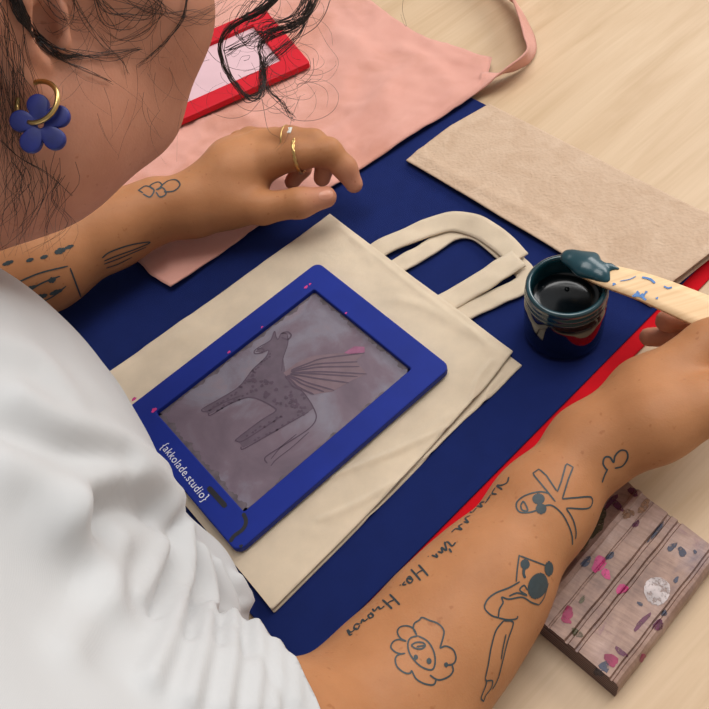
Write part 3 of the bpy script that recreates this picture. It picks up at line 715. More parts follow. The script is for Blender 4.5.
for nm, L_ in stains.items():
    mb = MB()
    for (x, y, rx, ry) in L_:
        g = 4; cen = on(bvhB, x, y, .00025)
        if cen is None: continue
        rings = [[cen]]
        for q in range(1, g + 1):
            rr_ = []
            for a in range(16):
                th = 2 * math.pi * a / 16; am = .3 if nm == 'chalk' else 1.0; w = q / g * (1 + am * (.16 * math.sin(2 * th + x) + .12 * math.sin(3 * th + y) + .06 * math.sin(7 * th + x * y)))
                ca, sa = math.cos(-.85), math.sin(-.85); ux_, uy_ = rx * w * math.cos(th), ry * w * math.sin(th)
                p = on(bvhB, x + ca * ux_ - sa * uy_, y + sa * ux_ + ca * uy_, .00025)
                rr_.append(p if p is not None and (p - cen).length < .03 else rings[-1][a % len(rings[-1])])
            rings.append(rr_)
        V = [cen] + [p for r_ in rings[1:] for p in r_]
        F = [(0, 1 + a, 1 + (a + 1) % 16) for a in range(16)] + [(1 + 16 * q + a, 1 + 16 * (q + 1) + a, 1 + 16 * (q + 1) + (a + 1) % 16, 1 + 16 * q + (a + 1) % 16) for q in range(g - 1) for a in range(16)]
        mb.add(V, F)
    merge(bb, mb, M[nm])

# ------------------------------------------------------------------ the person
per = empty('person', W(-.16, -.30, -.75))
tag(per, 'person in a white t-shirt with tattooed forearms leaning over the blue frame', 'person')
UP = np.array([0, 0, 1.0])
# head frame: R right, Fh face direction, U crown direction
hp, hy, HS = math.radians(23), math.radians(6), .96
FHd = math.cos(hp) * (math.cos(hy) * AX - math.sin(hy) * BX) - math.sin(hp) * UP
RHd = math.cos(hy) * BX + math.sin(hy) * AX
UHd = np.cross(RHd, FHd)
EAR = D(45, 20, .295)
HC = EAR - RHd * .072 * HS
def HD(x, y, z): return HC + (RHd * x + FHd * y + UHd * z) * HS / 1000
HAX = [RHd, FHd, UHd]
def mm(*r): return [v * HS / 1000 for v in r]

bf_ = Field((-.54, -.14, -.14), (.37, .74, .475), .0020)
# torso (inside the shirt)
bf_.ell(W(-.125, -.30, .10), [AX, BX, UP], (.092, .145, .17), .03)
bf_.ell(W(-.145, -.30, -.06), [AX, BX, UP], (.09, .135, .16), .05)
SR, ER = W(-.150, -.135, .232), Z(362, 738, .046)
SL, EL = W(-.150, -.465, .235), Z(-75, 303, .054)
bf_.cone(W(-.14, -.2, .22), SR, .055, .052, .05); bf_.cone(W(-.14, -.4, .22), SL, .055, .052, .05)
# neck and head
bf_.chain([W(-.13, -.325, .225), D(-160, 150, .33), D(0, 104, .345), HD(0, -12, -14)], [.062, .053, .0505, .047], .03)
bf_.ell(HD(0, 22, -42), HAX, mm(40, 40, 24), .03)
bf_.ell(HD(0, -12, 45), HAX, mm(76, 96, 84), .02)
bf_.ell(HD(0, 42, 0), HAX, mm(64, 55, 68), .03)
bf_.chain([HD(56, 12, -50), HD(42, 54, -54), HD(0, 84, -58), HD(-42, 54, -54), HD(-56, 12, -44)], mm(15, 16, 16, 16, 15), .03)
bf_.ell(HD(42, 69, -12), HAX, mm(30, 30, 32), .02); bf_.ell(HD(-42, 69, -12), HAX, mm(30, 30, 32), .02)
bf_.chain([HD(0, 95, 16), HD(0, 112, -18)], mm(7, 11), .008); bf_.cone(HD(9, 103, -22), HD(-9, 103, -22), *mm(8, 8), .006)
bf_.ell(HD(0, 99, -47), HAX, mm(23, 9, 6), .006); bf_.ell(HD(0, 97, -56), HAX, mm(20, 9, 7), .004)
for s in (1, -1):
    bf_.cone(HD(s * 18, 100, 30), HD(s * 46, 88, 30), *mm(7, 7), .012)
    bf_.ell(HD(s * 32, 99, 14), HAX, mm(17, 9, 10), .010, True)
    bf_.chain([HD(s * 19, 93, 12), HD(s * 31, 95.5, 18), HD(s * 43, 88, 13)], mm(2.4, 3.2, 2.4), .003); bf_.chain([HD(s * 19, 93, 10), HD(s * 31, 93, 3.5), HD(s * 43, 88, 9)], mm(2, 2.4, 2), .003)
    ex_ = lambda x, y, z: HD(s * x, y, z)
    bf_.chain([ex_(74, 8, 14), ex_(80, 2, 30), ex_(83, -12, 36), ex_(84, -25, 27), ex_(82, -27, 6), ex_(79, -20, -14), ex_(77, -9, -27)], mm(3, 3.6, 4, 4, 4, 4.5, 6.2), .005)
    bf_.ell(ex_(77, -13, 4), [RHd + FHd * .3 * s, FHd, UHd], mm(3.5, 13, 26), .006)
    bf_.chain([ex_(80, -6, 24), ex_(83, -14, 12), ex_(81, -13, -6), ex_(78, -6, -14)], mm(2.5, 3, 3, 3), .004)
    bf_.cone(ex_(74, 5, 3), ex_(77, 3, -7), *mm(3.5, 4), .005)
    bf_.ell(ex_(78, -3, 0), HAX, mm(7, 6, 8), .005, True)
# right arm: px centres with heights
RW = Z(590, 447, .047)
fa = [ER, Z(403, 686, .045), Z(452, 626, .045), Z(486, 584, .045), Z(542, 508, .045), RW]
bf_.chain([SR, SR + (ER - SR) * .5, ER], [.050, .043, .040], .03)
bf_.chain(fa, [.040, .0372, .0342, .0304, .0250, .0216], .015)
# right hand, thumb side up, holding the stick
def hand(pts, rad, k=.004): bf_.chain([Z(x, y, z) for x, y, z in pts], rad, k)
hand([(590, 447, .047), (651, 397, .060), (708, 346, .068)], [.0205, .0195, .0148], .012)
hand([(596, 442, .042), (644, 391, .046), (694, 354, .048)], [.018, .0165, .0130], .012)
hand([(600, 447, .036), (642, 400, .034), (680, 368, .034)], [.016, .0148, .0118], .010)
hand([(592, 450, .050), (655, 424, .066), (700, 408, .072)], [.019, .0185, .0150], .014)
hand([(700, 408, .072), (742, 384, .074), (766, 350, .076)], [.0135, .0115, .0085], .006)
hand([(708, 345, .070), (750, 318, .079), (782, 322, .081), (778, 334, .078)], [.0130, .0095, .0082, .0078], .005)
hand([(694, 352, .050), (742, 322, .045), (722, 312, .034), (667, 321, .034)], [.0120, .0086, .0080, .0072], .0015)
hand([(680, 368, .036), (722, 342, .030), (700, 337, .022), (649, 337, .018)], [.0115, .0086, .0074, .0062], .0015)
hand([(655, 400, .026), (695, 374, .018), (680, 366, .0155), (662, 372, .0145)], [.0105, .0080, .0070, .0062], .003)
# left arm and hand
LW = Z(192, 206, .040)
bf_.chain([SL, SL + (EL - SL) * .5, EL], [.050, .043, .041], .03)
bf_.chain([EL, Z(40, 263, .049), Z(113, 229, .044), Z(158, 210, .042), LW], [.041, .0350, .0272, .0222, .0212], .015)
hand([(192, 206, .040), (232, 178, .050), (270, 160, .056)], [.0205, .0185, .0135], .012)
hand([(196, 200, .044), (232, 165, .054), (258, 146, .058)], [.0190, .0165, .0125], .012)
hand([(196, 196, .040), (230, 160, .048), (250, 141, .050)], [.0170, .0150, .0110], .010)
hand([(194, 208, .036), (228, 204, .040), (262, 208, .040)], [.0190, .0170, .0120], .012)
hand([(228, 200, .038), (252, 184, .044)], [.0140, .0110], .012)
hand([(262, 208, .040), (300, 203, .042), (326, 197, .040)], [.0122, .0108, .0082], .006)
hand([(270, 161, .056), (300, 154, .062), (328, 152, .060), (345, 168, .048), (354, 184, .036)], [.0128, .0112, .0104, .0088, .0070], .005)
hand([(260, 146, .058), (290, 140, .066), (314, 142, .064), (326, 160, .048), (322, 178, .034)], [.0122, .0104, .0096, .0085, .0068], .003)
hand([(250, 141, .050), (276, 140, .056), (296, 150, .048), (302, 168, .034), (292, 182, .026)], [.0108, .0094, .0085, .0076, .0062], .003)
hand([(240, 142, .042), (262, 146, .042), (276, 160, .032), (270, 172, .024)], [.0098, .0080, .0070, .0058], .003)
VB, FB = bf_.mesh(); del bf_
bvh = BVHTree.FromPolygons([Vector(v) for v in VB], [tuple(map(int, f)) for f in FB])

# tattoos: fine ink strokes following the skin
tat = MB()
def skin_stroke(pts, w, smooth=True, n=6):
    C2 = catmull([(x, y, 0) for x, y in pts], n) if smooth else resample([(x, y, 0) for x, y in pts], max(8, 4 * len(pts)))
    C = []; N = []
    for x, y, _ in C2:
        d = Vector(ray(x, y)).normalized(); hit = bvh.ray_cast(Vector(CO), d)
        if hit[0] is None: continue
        nn = hit[1] if hit[1].dot(d) < 0 else -hit[1]
        if C and (np.array(hit[0]) - C[-1]).dot(np.array(hit[0]) - C[-1]) > .0004: break
        C.append(np.array(hit[0])); N.append(np.array(nn))
    if len(C) < 3: return
    C = np.array(C); N = np.array(N); T = np.gradient(C, axis=0); T /= np.linalg.norm(T, axis=1)[:, None] + 1e-12
    S_ = np.cross(N, T); S_ /= np.linalg.norm(S_, axis=1)[:, None] + 1e-12; k = len(C)
    ww = w * np.r_[.6, np.ones(k - 2), .6][:, None] / 2; B_ = C + N * .00022
    tat.add(np.vstack([B_ + S_ * ww, B_ - S_ * ww]), [(i, i + 1, i + k + 1, i + k) for i in range(k - 1)])
def skin_fill(cx, cy, rx, ry, ang=0):
    c_ = math.cos(ang); s_ = math.sin(ang)
    m = max(3, int(min(rx, ry) / .8))
    for j in range(-m, m + 1):
        t = j / m * .96; hw = rx * math.sqrt(max(0, 1 - t * t))
        if hw < .4: continue
        pts = [(cx + c_ * u - s_ * ry * t, cy + s_ * u + c_ * ry * t) for u in np.linspace(-hw, hw, 5)]
        skin_stroke(pts, .00085 * max(1, ry / m / 1.3), False)
def scaled(ox, oy, sc): return lambda pts: [(ox + x * sc, oy + y * sc) for x, y in pts]
TWD = .00078
# flower with a face
g = scaled(370, 590, 110 / 709)
for L_ in [[(310, 296), (262, 310), (244, 350), (256, 410), (300, 470), (350, 505), (402, 512), (420, 460), (408, 390), (370, 330), (310, 296)],
           [(300, 290), (280, 250), (288, 215), (318, 195), (336, 178), (380, 195), (440, 218), (475, 260), (470, 310), (450, 375)],
           [(450, 375), (490, 362), (535, 385), (553, 430), (545, 465), (520, 482), (482, 482)], [(528, 482), (535, 520), (510, 555), (460, 578), (425, 575), (385, 548)],
           [(425, 578), (415, 605), (390, 612), (340, 600), (295, 570), (268, 518)], [(268, 518), (255, 538), (215, 530), (175, 495), (163, 450), (180, 420), (228, 408)],
           [(200, 412), (165, 402), (135, 370), (150, 335), (185, 320), (235, 332)], [(235, 332), (195, 310), (177, 270), (195, 240), (240, 232), (280, 250), (302, 290)],
           [(265, 356), (300, 338), (340, 340), (356, 360), (330, 380), (290, 376), (265, 356)], [(300, 366), (350, 358)]]: skin_stroke(g(L_), TWD)
skin_fill(*g([(295, 434)])[0], 2.2, 1.9); skin_fill(*g([(380, 458)])[0], 2.5, 2.4); skin_fill(*g([(490, 482)])[0], 2.0, 1.8)
# long-armed figure with round eyes
g = scaled(500, 450, 140 / 709)
for L_ in [[(250, 220), (200, 212), (130, 230), (88, 262), (85, 295), (105, 316), (150, 316), (185, 306)], [(105, 280), (120, 262), (140, 306), (112, 304), (105, 280)],
           [(280, 262), (235, 205), (165, 120), (198, 97), (235, 130), (290, 212), (310, 160), (335, 68), (370, 88), (345, 150), (315, 248)],
           [(315, 248), (380, 242), (462, 240), (448, 294), (335, 294)], [(225, 282), (265, 282), (315, 325), (350, 390), (365, 440), (366, 480)], [(335, 296), (368, 350), (384, 410), (382, 450)]]: skin_stroke(g(L_), TWD * 1.1, len(L_) < 9)
skin_fill(*g([(195, 248)])[0], 6.2, 5.0); skin_fill(*g([(208, 298)])[0], 5.4, 4.8)
# reclining figure
g = scaled(460, 540, 140 / 587)
for L_ in [[(235, 175), (240, 120), (248, 62)], [(248, 66), (300, 85), (360, 108)], [(250, 175), (205, 200), (150, 222), (115, 250), (103, 285), (130, 315), (160, 326)],
           [(160, 326), (165, 290), (180, 262), (175, 240), (205, 248), (260, 240), (300, 262), (330, 272)], [(160, 326), (200, 334), (235, 330), (242, 318)],
           [(205, 235), (240, 222), (280, 232), (250, 210), (268, 190), (282, 210)], [(182, 338), (150, 380), (130, 450), (118, 520), (105, 580)], [(182, 338), (215, 340), (222, 355), (200, 420), (180, 500), (160, 580)],
           [(192, 395), (180, 450), (172, 500)], [(105, 580), (110, 600), (95, 640), (88, 665), (100, 676)], [(110, 590), (135, 590), (130, 620), (108, 650), (100, 672)], [(160, 575), (150, 600), (135, 625)], [(330, 272), (352, 240), (370, 180)]]: skin_stroke(g(L_), TWD)
skin_fill(*g([(272, 102)])[0], 4.6, 4.6); skin_stroke(g([(268, 118), (266, 140), (272, 160)]), .0016); skin_fill(*g([(325, 192)])[0], 9.5, 13, .35); skin_fill(*g([(372, 120)])[0], 4.4, 7)
# heart shaped balloon near the wrist
g = scaled(500, 450, 140 / 709)
for L_ in [[(540, 100), (522, 70), (530, 38), (556, 36), (575, 62), (582, 30), (610, 2), (640, 6), (646, 40), (620, 80), (580, 92)], [(545, 95), (528, 130), (516, 165)]]: skin_stroke(g(L_), TWD * 1.2)
# name along the inner edge of the forearm
wr_ = scaled(340, 470, 180 / 709)
for L_ in [  # handwritten strokes, read from the wrist towards the elbow
    [(665, 28), (660, 48), (640, 60), (618, 62), (640, 78)], [(612, 70), (600, 92), (618, 96)], [(596, 96), (580, 118), (590, 108), (572, 132)], [(570, 126), (552, 130), (560, 146), (540, 142)],
    [(538, 150), (520, 168), (506, 160)], [(514, 180), (494, 190), (506, 208), (488, 204)], [(484, 212), (468, 222), (480, 236), (456, 232), (440, 246)],
    [(456, 286), (442, 300), (424, 284), (410, 292)], [(430, 310), (440, 326)], [(412, 284), (420, 318), (400, 306), (404, 326), (386, 322)], [(378, 330), (384, 344), (362, 336)], [(346, 342), (350, 340)],
    [(348, 418), (326, 392), (310, 374)], [(318, 436), (298, 412), (280, 392)], [(330, 394), (312, 402), (300, 414)], [(284, 428), (272, 420), (264, 436), (278, 446), (286, 432), (262, 428)], [(256, 440), (248, 452), (262, 452)], [(236, 456), (240, 452)],
    [(236, 532), (216, 510), (196, 490)], [(206, 548), (188, 530), (168, 512)], [(214, 512), (196, 520), (182, 532)], [(176, 536), (160, 548), (150, 540), (138, 556), (128, 548)], [(128, 566), (112, 572), (118, 584), (132, 576), (120, 562)],
    [(110, 586), (98, 596), (88, 590), (84, 606)], [(78, 608), (62, 608), (56, 624), (70, 628), (78, 612)], [(66, 622), (44, 640), (30, 630), (40, 650), (50, 646)]]: skin_stroke(wr_(L_), .00105)
# left forearm: small blossom by the wrist, feather-like lines, dashes and a dark group near the elbow
for L_ in [[(139, 190), (146, 186), (154, 190), (150, 197), (143, 194)], [(154, 190), (150, 186), (158, 182), (162, 186), (156, 190)], [(156, 192), (160, 197), (166, 194), (163, 188), (157, 190)], [(160, 187), (168, 181), (176, 180), (180, 185), (174, 191), (164, 192)], [(138, 190), (143, 193)],
           [(102, 258), (110, 252), (130, 245), (150, 242), (138, 248), (116, 256), (104, 261)], [(104, 264), (120, 258), (146, 247)], [(106, 268), (118, 264), (132, 257)], [(16, 283), (40, 273), (68, 266)]]: skin_stroke(L_, .0012)
for x, y, a, b in [(8, 263, 6, 1.6), (30, 260, 4, 1.4), (44, 257, 4, 1.4), (60, 251, 6, 2.6), (69, 247, 5, 1.3), (52, 280, 4, 2.6), (40, 297, 8, 2.4), (56, 292, 7, 2), (30, 288, 7, 1.5)]: skin_fill(x, y, a, b, -.35)
for L_ in [[(22, 296), (40, 284), (60, 276)], [(28, 306), (50, 298), (66, 286)], [(70, 268), (76, 284), (82, 300)]]: skin_stroke(L_, .0013)
Vt, Ft = np.array(tat.V), tat.F
fl_ = [tuple(map(int, f)) for f in FB]; off = len(VB)
allV = np.vstack([VB, Vt]); allF = fl_ + [tuple(i + off for i in f) for f in Ft]
mi = np.r_[np.zeros(len(fl_), int), np.ones(len(Ft), int)]
body = obj('body', allV, allF, None, per, True, [M['skin'], M['tattoo']], mi)

at_ = body.data.attributes.new('rosy', 'FLOAT', 'POINT')
tips = [Z(354, 186, .036), Z(322, 178, .034), Z(292, 182, .026), Z(326, 197, .040), Z(664, 322, .034), Z(649, 337, .018)]
rt = np.max([np.clip(.9 - (np.linalg.norm(allV - t_, axis=1) - .008) / .022, 0, .9) for t_ in tips], axis=0)
at_.data.foreach_set('value', np.maximum(rt, np.clip(1.25 - (np.linalg.norm(allV - (HC + FHd * .03 - UHd * .03), axis=1) - .11) / .05, 0, 1)).astype(np.float32))
# eyes and nails

for s in (1, -1):
    mb = MB(); mb.blob(HD(s * 31, 83, 12), .0115, .0115, .0115, 0, 24, 16)
    gz = FHd * .93 - UHd * .36; gz /= np.linalg.norm(gz); c_ = HD(s * 31, 83, 12)
    V = np.array(mb.V); mi_ = [1 if ((V[list(f)].mean(0) - c_) @ gz) > .0098 else 0 for f in mb.F]
    obj('eye', V, mb.F, None, per, True, [M['eye'], M['iris']], mi_)

def nail(x, y, rx, ry, ang):
    mb = MB(); V = []; c_ = math.cos(ang); s_ = math.sin(ang)
    for q in (0, .5, 1):
        for k in range(14):
            t = 2 * math.pi * k / 14; u, v = rx * q * math.cos(t), ry * q * math.sin(t)
            p = on(bvh, x + c_ * u - s_ * v, y + s_ * u + c_ * v, .0004 if q < 1 else .0001)
            if p is None: return
            V.append(p)
    mb.add(V, [(14 * r_ + k, 14 * r_ + (k + 1) % 14, 14 * (r_ + 1) + (k + 1) % 14, 14 * (r_ + 1) + k) for r_ in (0, 1) for k in range(14)])
    mb.build('fingernail', M['nail'], per)
nail(326, 195, 7.5, 4.6, -.15)

# t-shirt ---------------------------------------------------------------------------------------------
sf = Field((-.56, -.18, -.24), (.10, .56, .36), .0026)
sf.ell(W(-.105, -.295, .115), [AX, BX, UP], (.113, .162, .172), .03)
sf.ell(W(-.150, -.30, -.09), [AX, BX, UP], (.118, .160, .20), .06)
sf.ell(W(-.088, -.31, .165), [AX, BX, UP], (.092, .140, .105), .05)

HT = .70
hn = (ER - SR) / np.linalg.norm(ER - SR)
HR = SR + (ER - SR) * HT; HL = SL + (EL - SL) * HT
torso = sf; sf = Field((-.56, -.18, -.24), (.10, .56, .36), .0026)
sf.chain([SR, HR], [.065, .0585], .01); sf.chain([SL, HL], [.064, .058], .01)
for H_, n_ in ((HR, (ER - SR)), (HL, (EL - SL))):       # sleeves end square at the hem
    n_ = n_ / np.linalg.norm(n_); sl, P_ = sf.box(H_ - .1, H_ + .1); sf.v[sl] = np.maximum(sf.v[sl], ((P_ - H_) @ n_).astype(np.float32))
full = tuple(slice(0, k_) for k_ in sf.n); sf.comb(full, torso.v, .035); del torso
sf.cone(W(-.13, -.2, .225), SR, .062, .064, .05); sf.cone(W(-.13, -.4, .225), SL, .062, .064, .05)
sf.cone(W(-.058, -.222, .135), W(-.047, -.208, .066), .05, .052, .012)
sf.chain([W(-.13, -.325, .225), W(-.085, -.34, .262), W(-.03, -.358, .307)], [.074, .066, .064], .03)
VS, FS = sf.mesh(); del sf
# cloth folds drawn along the sleeve and the chest
bvs = BVHTree.FromPolygons([Vector(v) for v in VS], [tuple(map(int, f)) for f in FS])
nrm = np.zeros_like(VS); tri = VS[FS]; fn = np.cross(tri[:, 2] - tri[:, 0], tri[:, 3] - tri[:, 1])
for k in range(4): np.add.at(nrm, FS[:, k], fn)
nrm /= np.linalg.norm(nrm, axis=1)[:, None] + 1e-12
disp = np.zeros(len(VS))
folds = [([(70, 500), (95, 486), (120, 478), (148, 482), (170, 500)], .008, .009), ([(95, 512), (125, 500), (150, 504), (165, 520)], -.010, .009), ([(0, 470), (30, 484), (55, 515)], .007, .012),
         ([(168, 512), (160, 550), (135, 600)], .0050, .0055), ([(184, 530), (184, 570), (172, 630), (150, 680)], .0056, .0050), ([(198, 552), (208, 590), (204, 640), (188, 700)], .0054, .0048), ([(215, 565), (230, 605), (232, 650), (222, 709)], .0048, .0044),
         ([(236, 580), (253, 615), (258, 660), (252, 709)], .0042, .0042), ([(254, 598), (274, 635), (278, 680), (274, 709)], .0032, .0038), ([(274, 616), (292, 650), (296, 700)], .0022, .0035),
         ([(176, 522), (172, 560), (153, 615)], -.0030, .003), ([(191, 545), (196, 580), (188, 640)], -.0030, .003), ([(206, 558), (219, 598), (218, 645)], -.0028, .003), ([(226, 574), (242, 610), (245, 655)], -.0022, .003),
         ([(60, 530), (90, 560), (110, 610)], .005, .010), ([(20, 400), (60, 425), (110, 440), (160, 470)], .005, .008), ([(0, 430), (60, 450), (120, 465)], -.004, .007), ([(0, 345), (40, 360), (70, 400)], .003, .010), ([(120, 540), (105, 590), (70, 650)], .004, .008)]
for px_, amp, wd in folds:
    C = []
    for x, y, _ in catmull([(x, y, 0) for x, y in px_], 5):
        hit = bvs.ray_cast(Vector(CO), Vector(ray(x, y)).normalized())
        if hit[0] is not None: C.append(np.array(hit[0]))
    if len(C) > 2: disp += amp * np.exp(-(polydist(VS, np.array(C)) / wd) ** 2)
disp += .0010 * lumps(VS, .018, 1) + .0003 * lumps(VS, .008, 4)
sh_ = (VS - HR) @ hn; ax_ = np.linalg.norm(np.cross(VS - SR, hn), axis=1)
disp -= .0009 * np.exp(-((sh_ + .021) / .0028) ** 2) * (ax_ < .08)
VS = VS + nrm * disp[:, None]
bm = bmesh.new(); vv = [bm.verts.new(v) for v in VS]; bm.verts.ensure_lookup_table()
for f in FS: bm.faces.new([vv[i] for i in f])
def cut(center, normal, rad, keep=None):
    c, n_ = Vector(center), Vector(normal).normalized()
    fs = [f for f in bm.faces if (f.calc_center_median() - c).length < rad and (keep is None or keep(f.calc_center_median()))]
    geo = list({e for f in fs for e in f.edges}) + fs + list({v for f in fs for v in f.verts})
    bmesh.ops.bisect_plane(bm, geom=geo, plane_co=c, plane_no=n_, clear_outer=True)
near_axis = lambda a, b_, r_: (lambda p_: np.linalg.norm(np.cross(np.array(p_) - a, (b_ - a) / np.linalg.norm(b_ - a))) < r_)
ln = (EL - SL) / np.linalg.norm(EL - SL)
def hem(H_, n_, S_, E_, r_):
    c_ = H_ - n_ * .004; na = near_axis(S_, E_, r_)
    cut(c_, n_, .13, lambda p_: na(p_) and -.008 < (np.array(p_) - c_) @ n_ < .014)
hem(HR, hn, SR, ER, .063); hem(HL, ln, SL, EL, .062)
NA, NB = W(-.13, -.325, .225), W(-.085, -.34, .262); NC = NB + (NB - NA) * .35
cut(NC, NB - NA, .12, near_axis(NA, NB, .078))
cut(W(-.13, -.3, -.19), (0, 0, -1), .4)
loose = [v for v in bm.verts if not v.link_faces]
bmesh.ops.delete(bm, geom=loose, context='VERTS')
# keep the largest piece
seen = set(); best = []
for f0_ in bm.faces:
    if f0_.index in seen and f0_.index >= 0: continue
bm.faces.index_update(); seen = set()
for f0_ in bm.faces:
    if f0_.index in seen: continue
    st_, comp = [f0_], []; seen.add(f0_.index)
    while st_:
        f = st_.pop(); comp.append(f)
        for e in f.edges:
            for g_ in e.link_faces:
                if g_.index not in seen: seen.add(g_.index); st_.append(g_)
    if len(comp) > len(best): best = comp
bs_ = set(best); bmesh.ops.delete(bm, geom=[f for f in bm.faces if f not in bs_], context='FACES')
bmesh.ops.recalc_face_normals(bm, faces=bm.faces)
me = bpy.data.meshes.new('t_shirt'); bm.to_mesh(me)
bnd = [e for e in bm.edges if e.is_boundary]
hemV = [np.array(v.co) for e in bnd for v in e.verts if (v.co - Vector(HR)).length < .11]
bm.free()
me.materials.append(M['shirt']); me.polygons.foreach_set('use_smooth', np.ones(len(me.polygons), bool))
shirt = bpy.data.objects.new('t_shirt', me); COL.objects.link(shirt); shirt.parent = per; shirt.matrix_parent_inverse = per.matrix_world.inverted()
so = shirt.modifiers.new('thickness', 'SOLIDIFY'); so.thickness = .0022; so.offset = -1

# trousers, shoes and stool (under the table)
tf = Field((-.50, -.20, -.72), (.45, .80, -.06), .006)
tf.ell(W(-.15, -.30, -.19), [AX, BX, UP], (.125, .172, .115), .04)
for b0_, b1_ in ((-.21, -.19), (-.39, -.41)):
    tf.chain([W(-.13, b0_, -.215), W(.26, b1_, -.19), W(.20, b1_, -.68)], [.088, .066, .052], .03)
V, F = tf.mesh(); obj('trousers', V, F, M['jeans'], per)
for b1_ in (-.19, -.41):
    s2 = Field(W(.25, b1_, -.70) - .17, W(.25, b1_, -.70) + .17, .005)
    s2.chain([W(.19, b1_, -.712), W(.33, b1_, -.722)], [.038, .030], .02); s2.cone(W(.20, b1_, -.70), W(.20, b1_, -.66), .040, .042, .02)
    V, F = s2.mesh(); V[:, 2] = np.maximum(V[:, 2], -.75); obj('shoe', V, F, M['shoe'], per)
stl = empty('stool', W(-.16, -.30, -.75)); tag(stl, 'round wooden stool the person is sitting on', 'stool')
MB().lathe([(0, -.335), (.15, -.335), (.165, -.330), (.168, -.318), (.160, -.308), (0, -.306)], W(-.16, -.30, 0)).build('seat', M['table'], stl)
for s, t in ((1, 1), (1, -1), (-1, 1), (-1, -1)):
    MB().tube([W(-.16 + .10 * s, -.30 + .10 * t, -.332), W(-.16 + .15 * s, -.30 + .15 * t, -.75)], .014, .011, 10).build('leg', M['table'], stl)

# ------------------------------------------------------------------ hair
hr = MB()
hf = Field(HC - .16, HC + .17, .003)
hf.ell(HD(0, -20, 52), HAX, mm(86, 100, 92), .01)
hf.ell(HD(0, -118, 78), HAX, mm(44, 40, 44), .02)
hf.ell(HD(0, 90, -45), HAX, mm(130, 75, 110), .012, True)
hf.ell(HD(84, 10, -28), HAX, mm(40, 48, 62), .012, True); hf.ell(HD(-84, 10, -28), HAX, mm(40, 48, 62), .012, True)
hf.ell(HD(0, -60, -90), HAX, mm(90, 70, 75), .012, True)
V, F = hf.mesh(); V += (V - HC) * (.004 * lumps(V, .006, 1))[:, None]
hair = obj('hair', V, F, M['hair'], per)
hs = MB()
def clump(ctrl, n, spread, r, r_end=None, wav=.0012, n_pt=7):
    ctrl = np.array(ctrl, float)
    for _ in range(n):
        o_ = rng.normal(0, spread, 3); c2 = ctrl + o_ + rng.normal(0, spread * .45, ctrl.shape)
        C = catmull(c2, n_pt); t = np.linspace(0, 1, len(C))[:, None]
        C = C + wav * np.sin(t * rng.uniform(5, 16) + rng.uniform(0, 6, 3)) * t
        hs.tube(C, r * rng.uniform(.7, 1.3), r_end if r_end else r * .5, 3, False)
def PD(pts, d0, d1=None):
    n = len(pts); d1 = d0 if d1 is None else d1
    return [D(x, y, d0 + (d1 - d0) * i / max(1, n - 1)) for i, (x, y) in enumerate(pts)]
hcen = np.array((0, -20, 52.)); hrad = np.array((88, 102, 94.)); bun = np.array((0, -.93, .30)); bun /= np.linalg.norm(bun)
for k in range(190):
    ph = rng.uniform(-1.35, 1.35); st_d = np.array((math.sin(ph), math.cos(ph) * .86, .26 - .16 * abs(math.sin(ph)) ** 2 + rng.uniform(-.04, .10)))
    st_d /= np.linalg.norm(st_d); pts = []
    for t in np.linspace(0, 1, 9):
        d_ = st_d * (1 - t) + bun * t + np.array((0, 0, .75)) * math.sin(math.pi * t) * (1 - .4 * abs(math.sin(ph))); d_ /= np.linalg.norm(d_)
        pts.append(HD(*(hcen + d_ * hrad * rng.uniform(.995, 1.02))))
    hs.tube(catmull(pts, 3), .0021, .0014, 4, False)
for k in range(60):
    a0 = rng.uniform(0, 6.28); tl_ = rng.uniform(-1, 1); C = []
    for t in np.linspace(0, 1, 12):
        a = a0 + t * 4.5; C.append(HD(46 * math.cos(a) * (1 - .3 * t), -120 + 40 * math.sin(a) * tl_ * .6 - 14 * t, 78 + 46 * math.sin(a) * (1 - .3 * t)))
    hs.tube(np.array(C), .0017, .001, 4, False)
# front curls hanging from the forehead
clump([HD(24, 84, 92)] + PD([(330, -60), (318, -20), (312, 5), (297, 24), (280, 30), (266, 36), (260, 48), (264, 60), (262, 74), (260, 92)], .385, .40), 18, .0011, .00022)
clump([HD(30, 82, 90)] + PD([(320, -50), (313, -5), (306, 14), (290, 24), (272, 30), (262, 40)], .39), 30, .0019, .00024)
clump([HD(36, 78, 90)] + PD([(300, -60), (282, -12), (262, 10), (242, 20), (228, 30), (221, 44), (222, 58), (228, 74), (238, 88), (249, 98), (258, 97), (263, 88), (262, 74), (269, 61), (282, 50), (297, 36), (306, 18), (309, 0)], .375, .405), 16, .0008, .00026)
clump([HD(36, 78, 90)] + PD([(300, -60), (280, -14), (262, 8), (244, 18)], .375, .38), 16, .0014, .0003)
clump([HD(36, 80, 88)] + PD([(290, -50), (262, -10), (246, 10), (236, 30), (246, 44), (262, 36), (274, 28)], .39), 8, .0012, .0002)
clump(PD([(262, 60), (266, 84), (276, 98), (286, 108), (293, 117)], .40), 10, .0007, .0002)
clump(PD([(225, 52), (240, 44), (256, 36), (275, 28)], .385), 8, .0010, .0002)
for _ in range(46):   # fly-away curls
    x0, y0 = rng.uniform(225, 310), rng.uniform(0, 95); rr_ = rng.uniform(8, 34); a0 = rng.uniform(0, 6.28); d_ = rng.uniform(.38, .41); sp = rng.uniform(2, 4.5) * rng.choice([-1, 1])
    clump([D(x0 + rr_ * math.cos(a0 + sp * t) + 8 * t, y0 + rr_ * .8 * math.sin(a0 + sp * t) + 14 * t, d_ + .008 * t) for t in np.linspace(0, 1, 7)], 1, .0003, .00012, .00005, .0004)
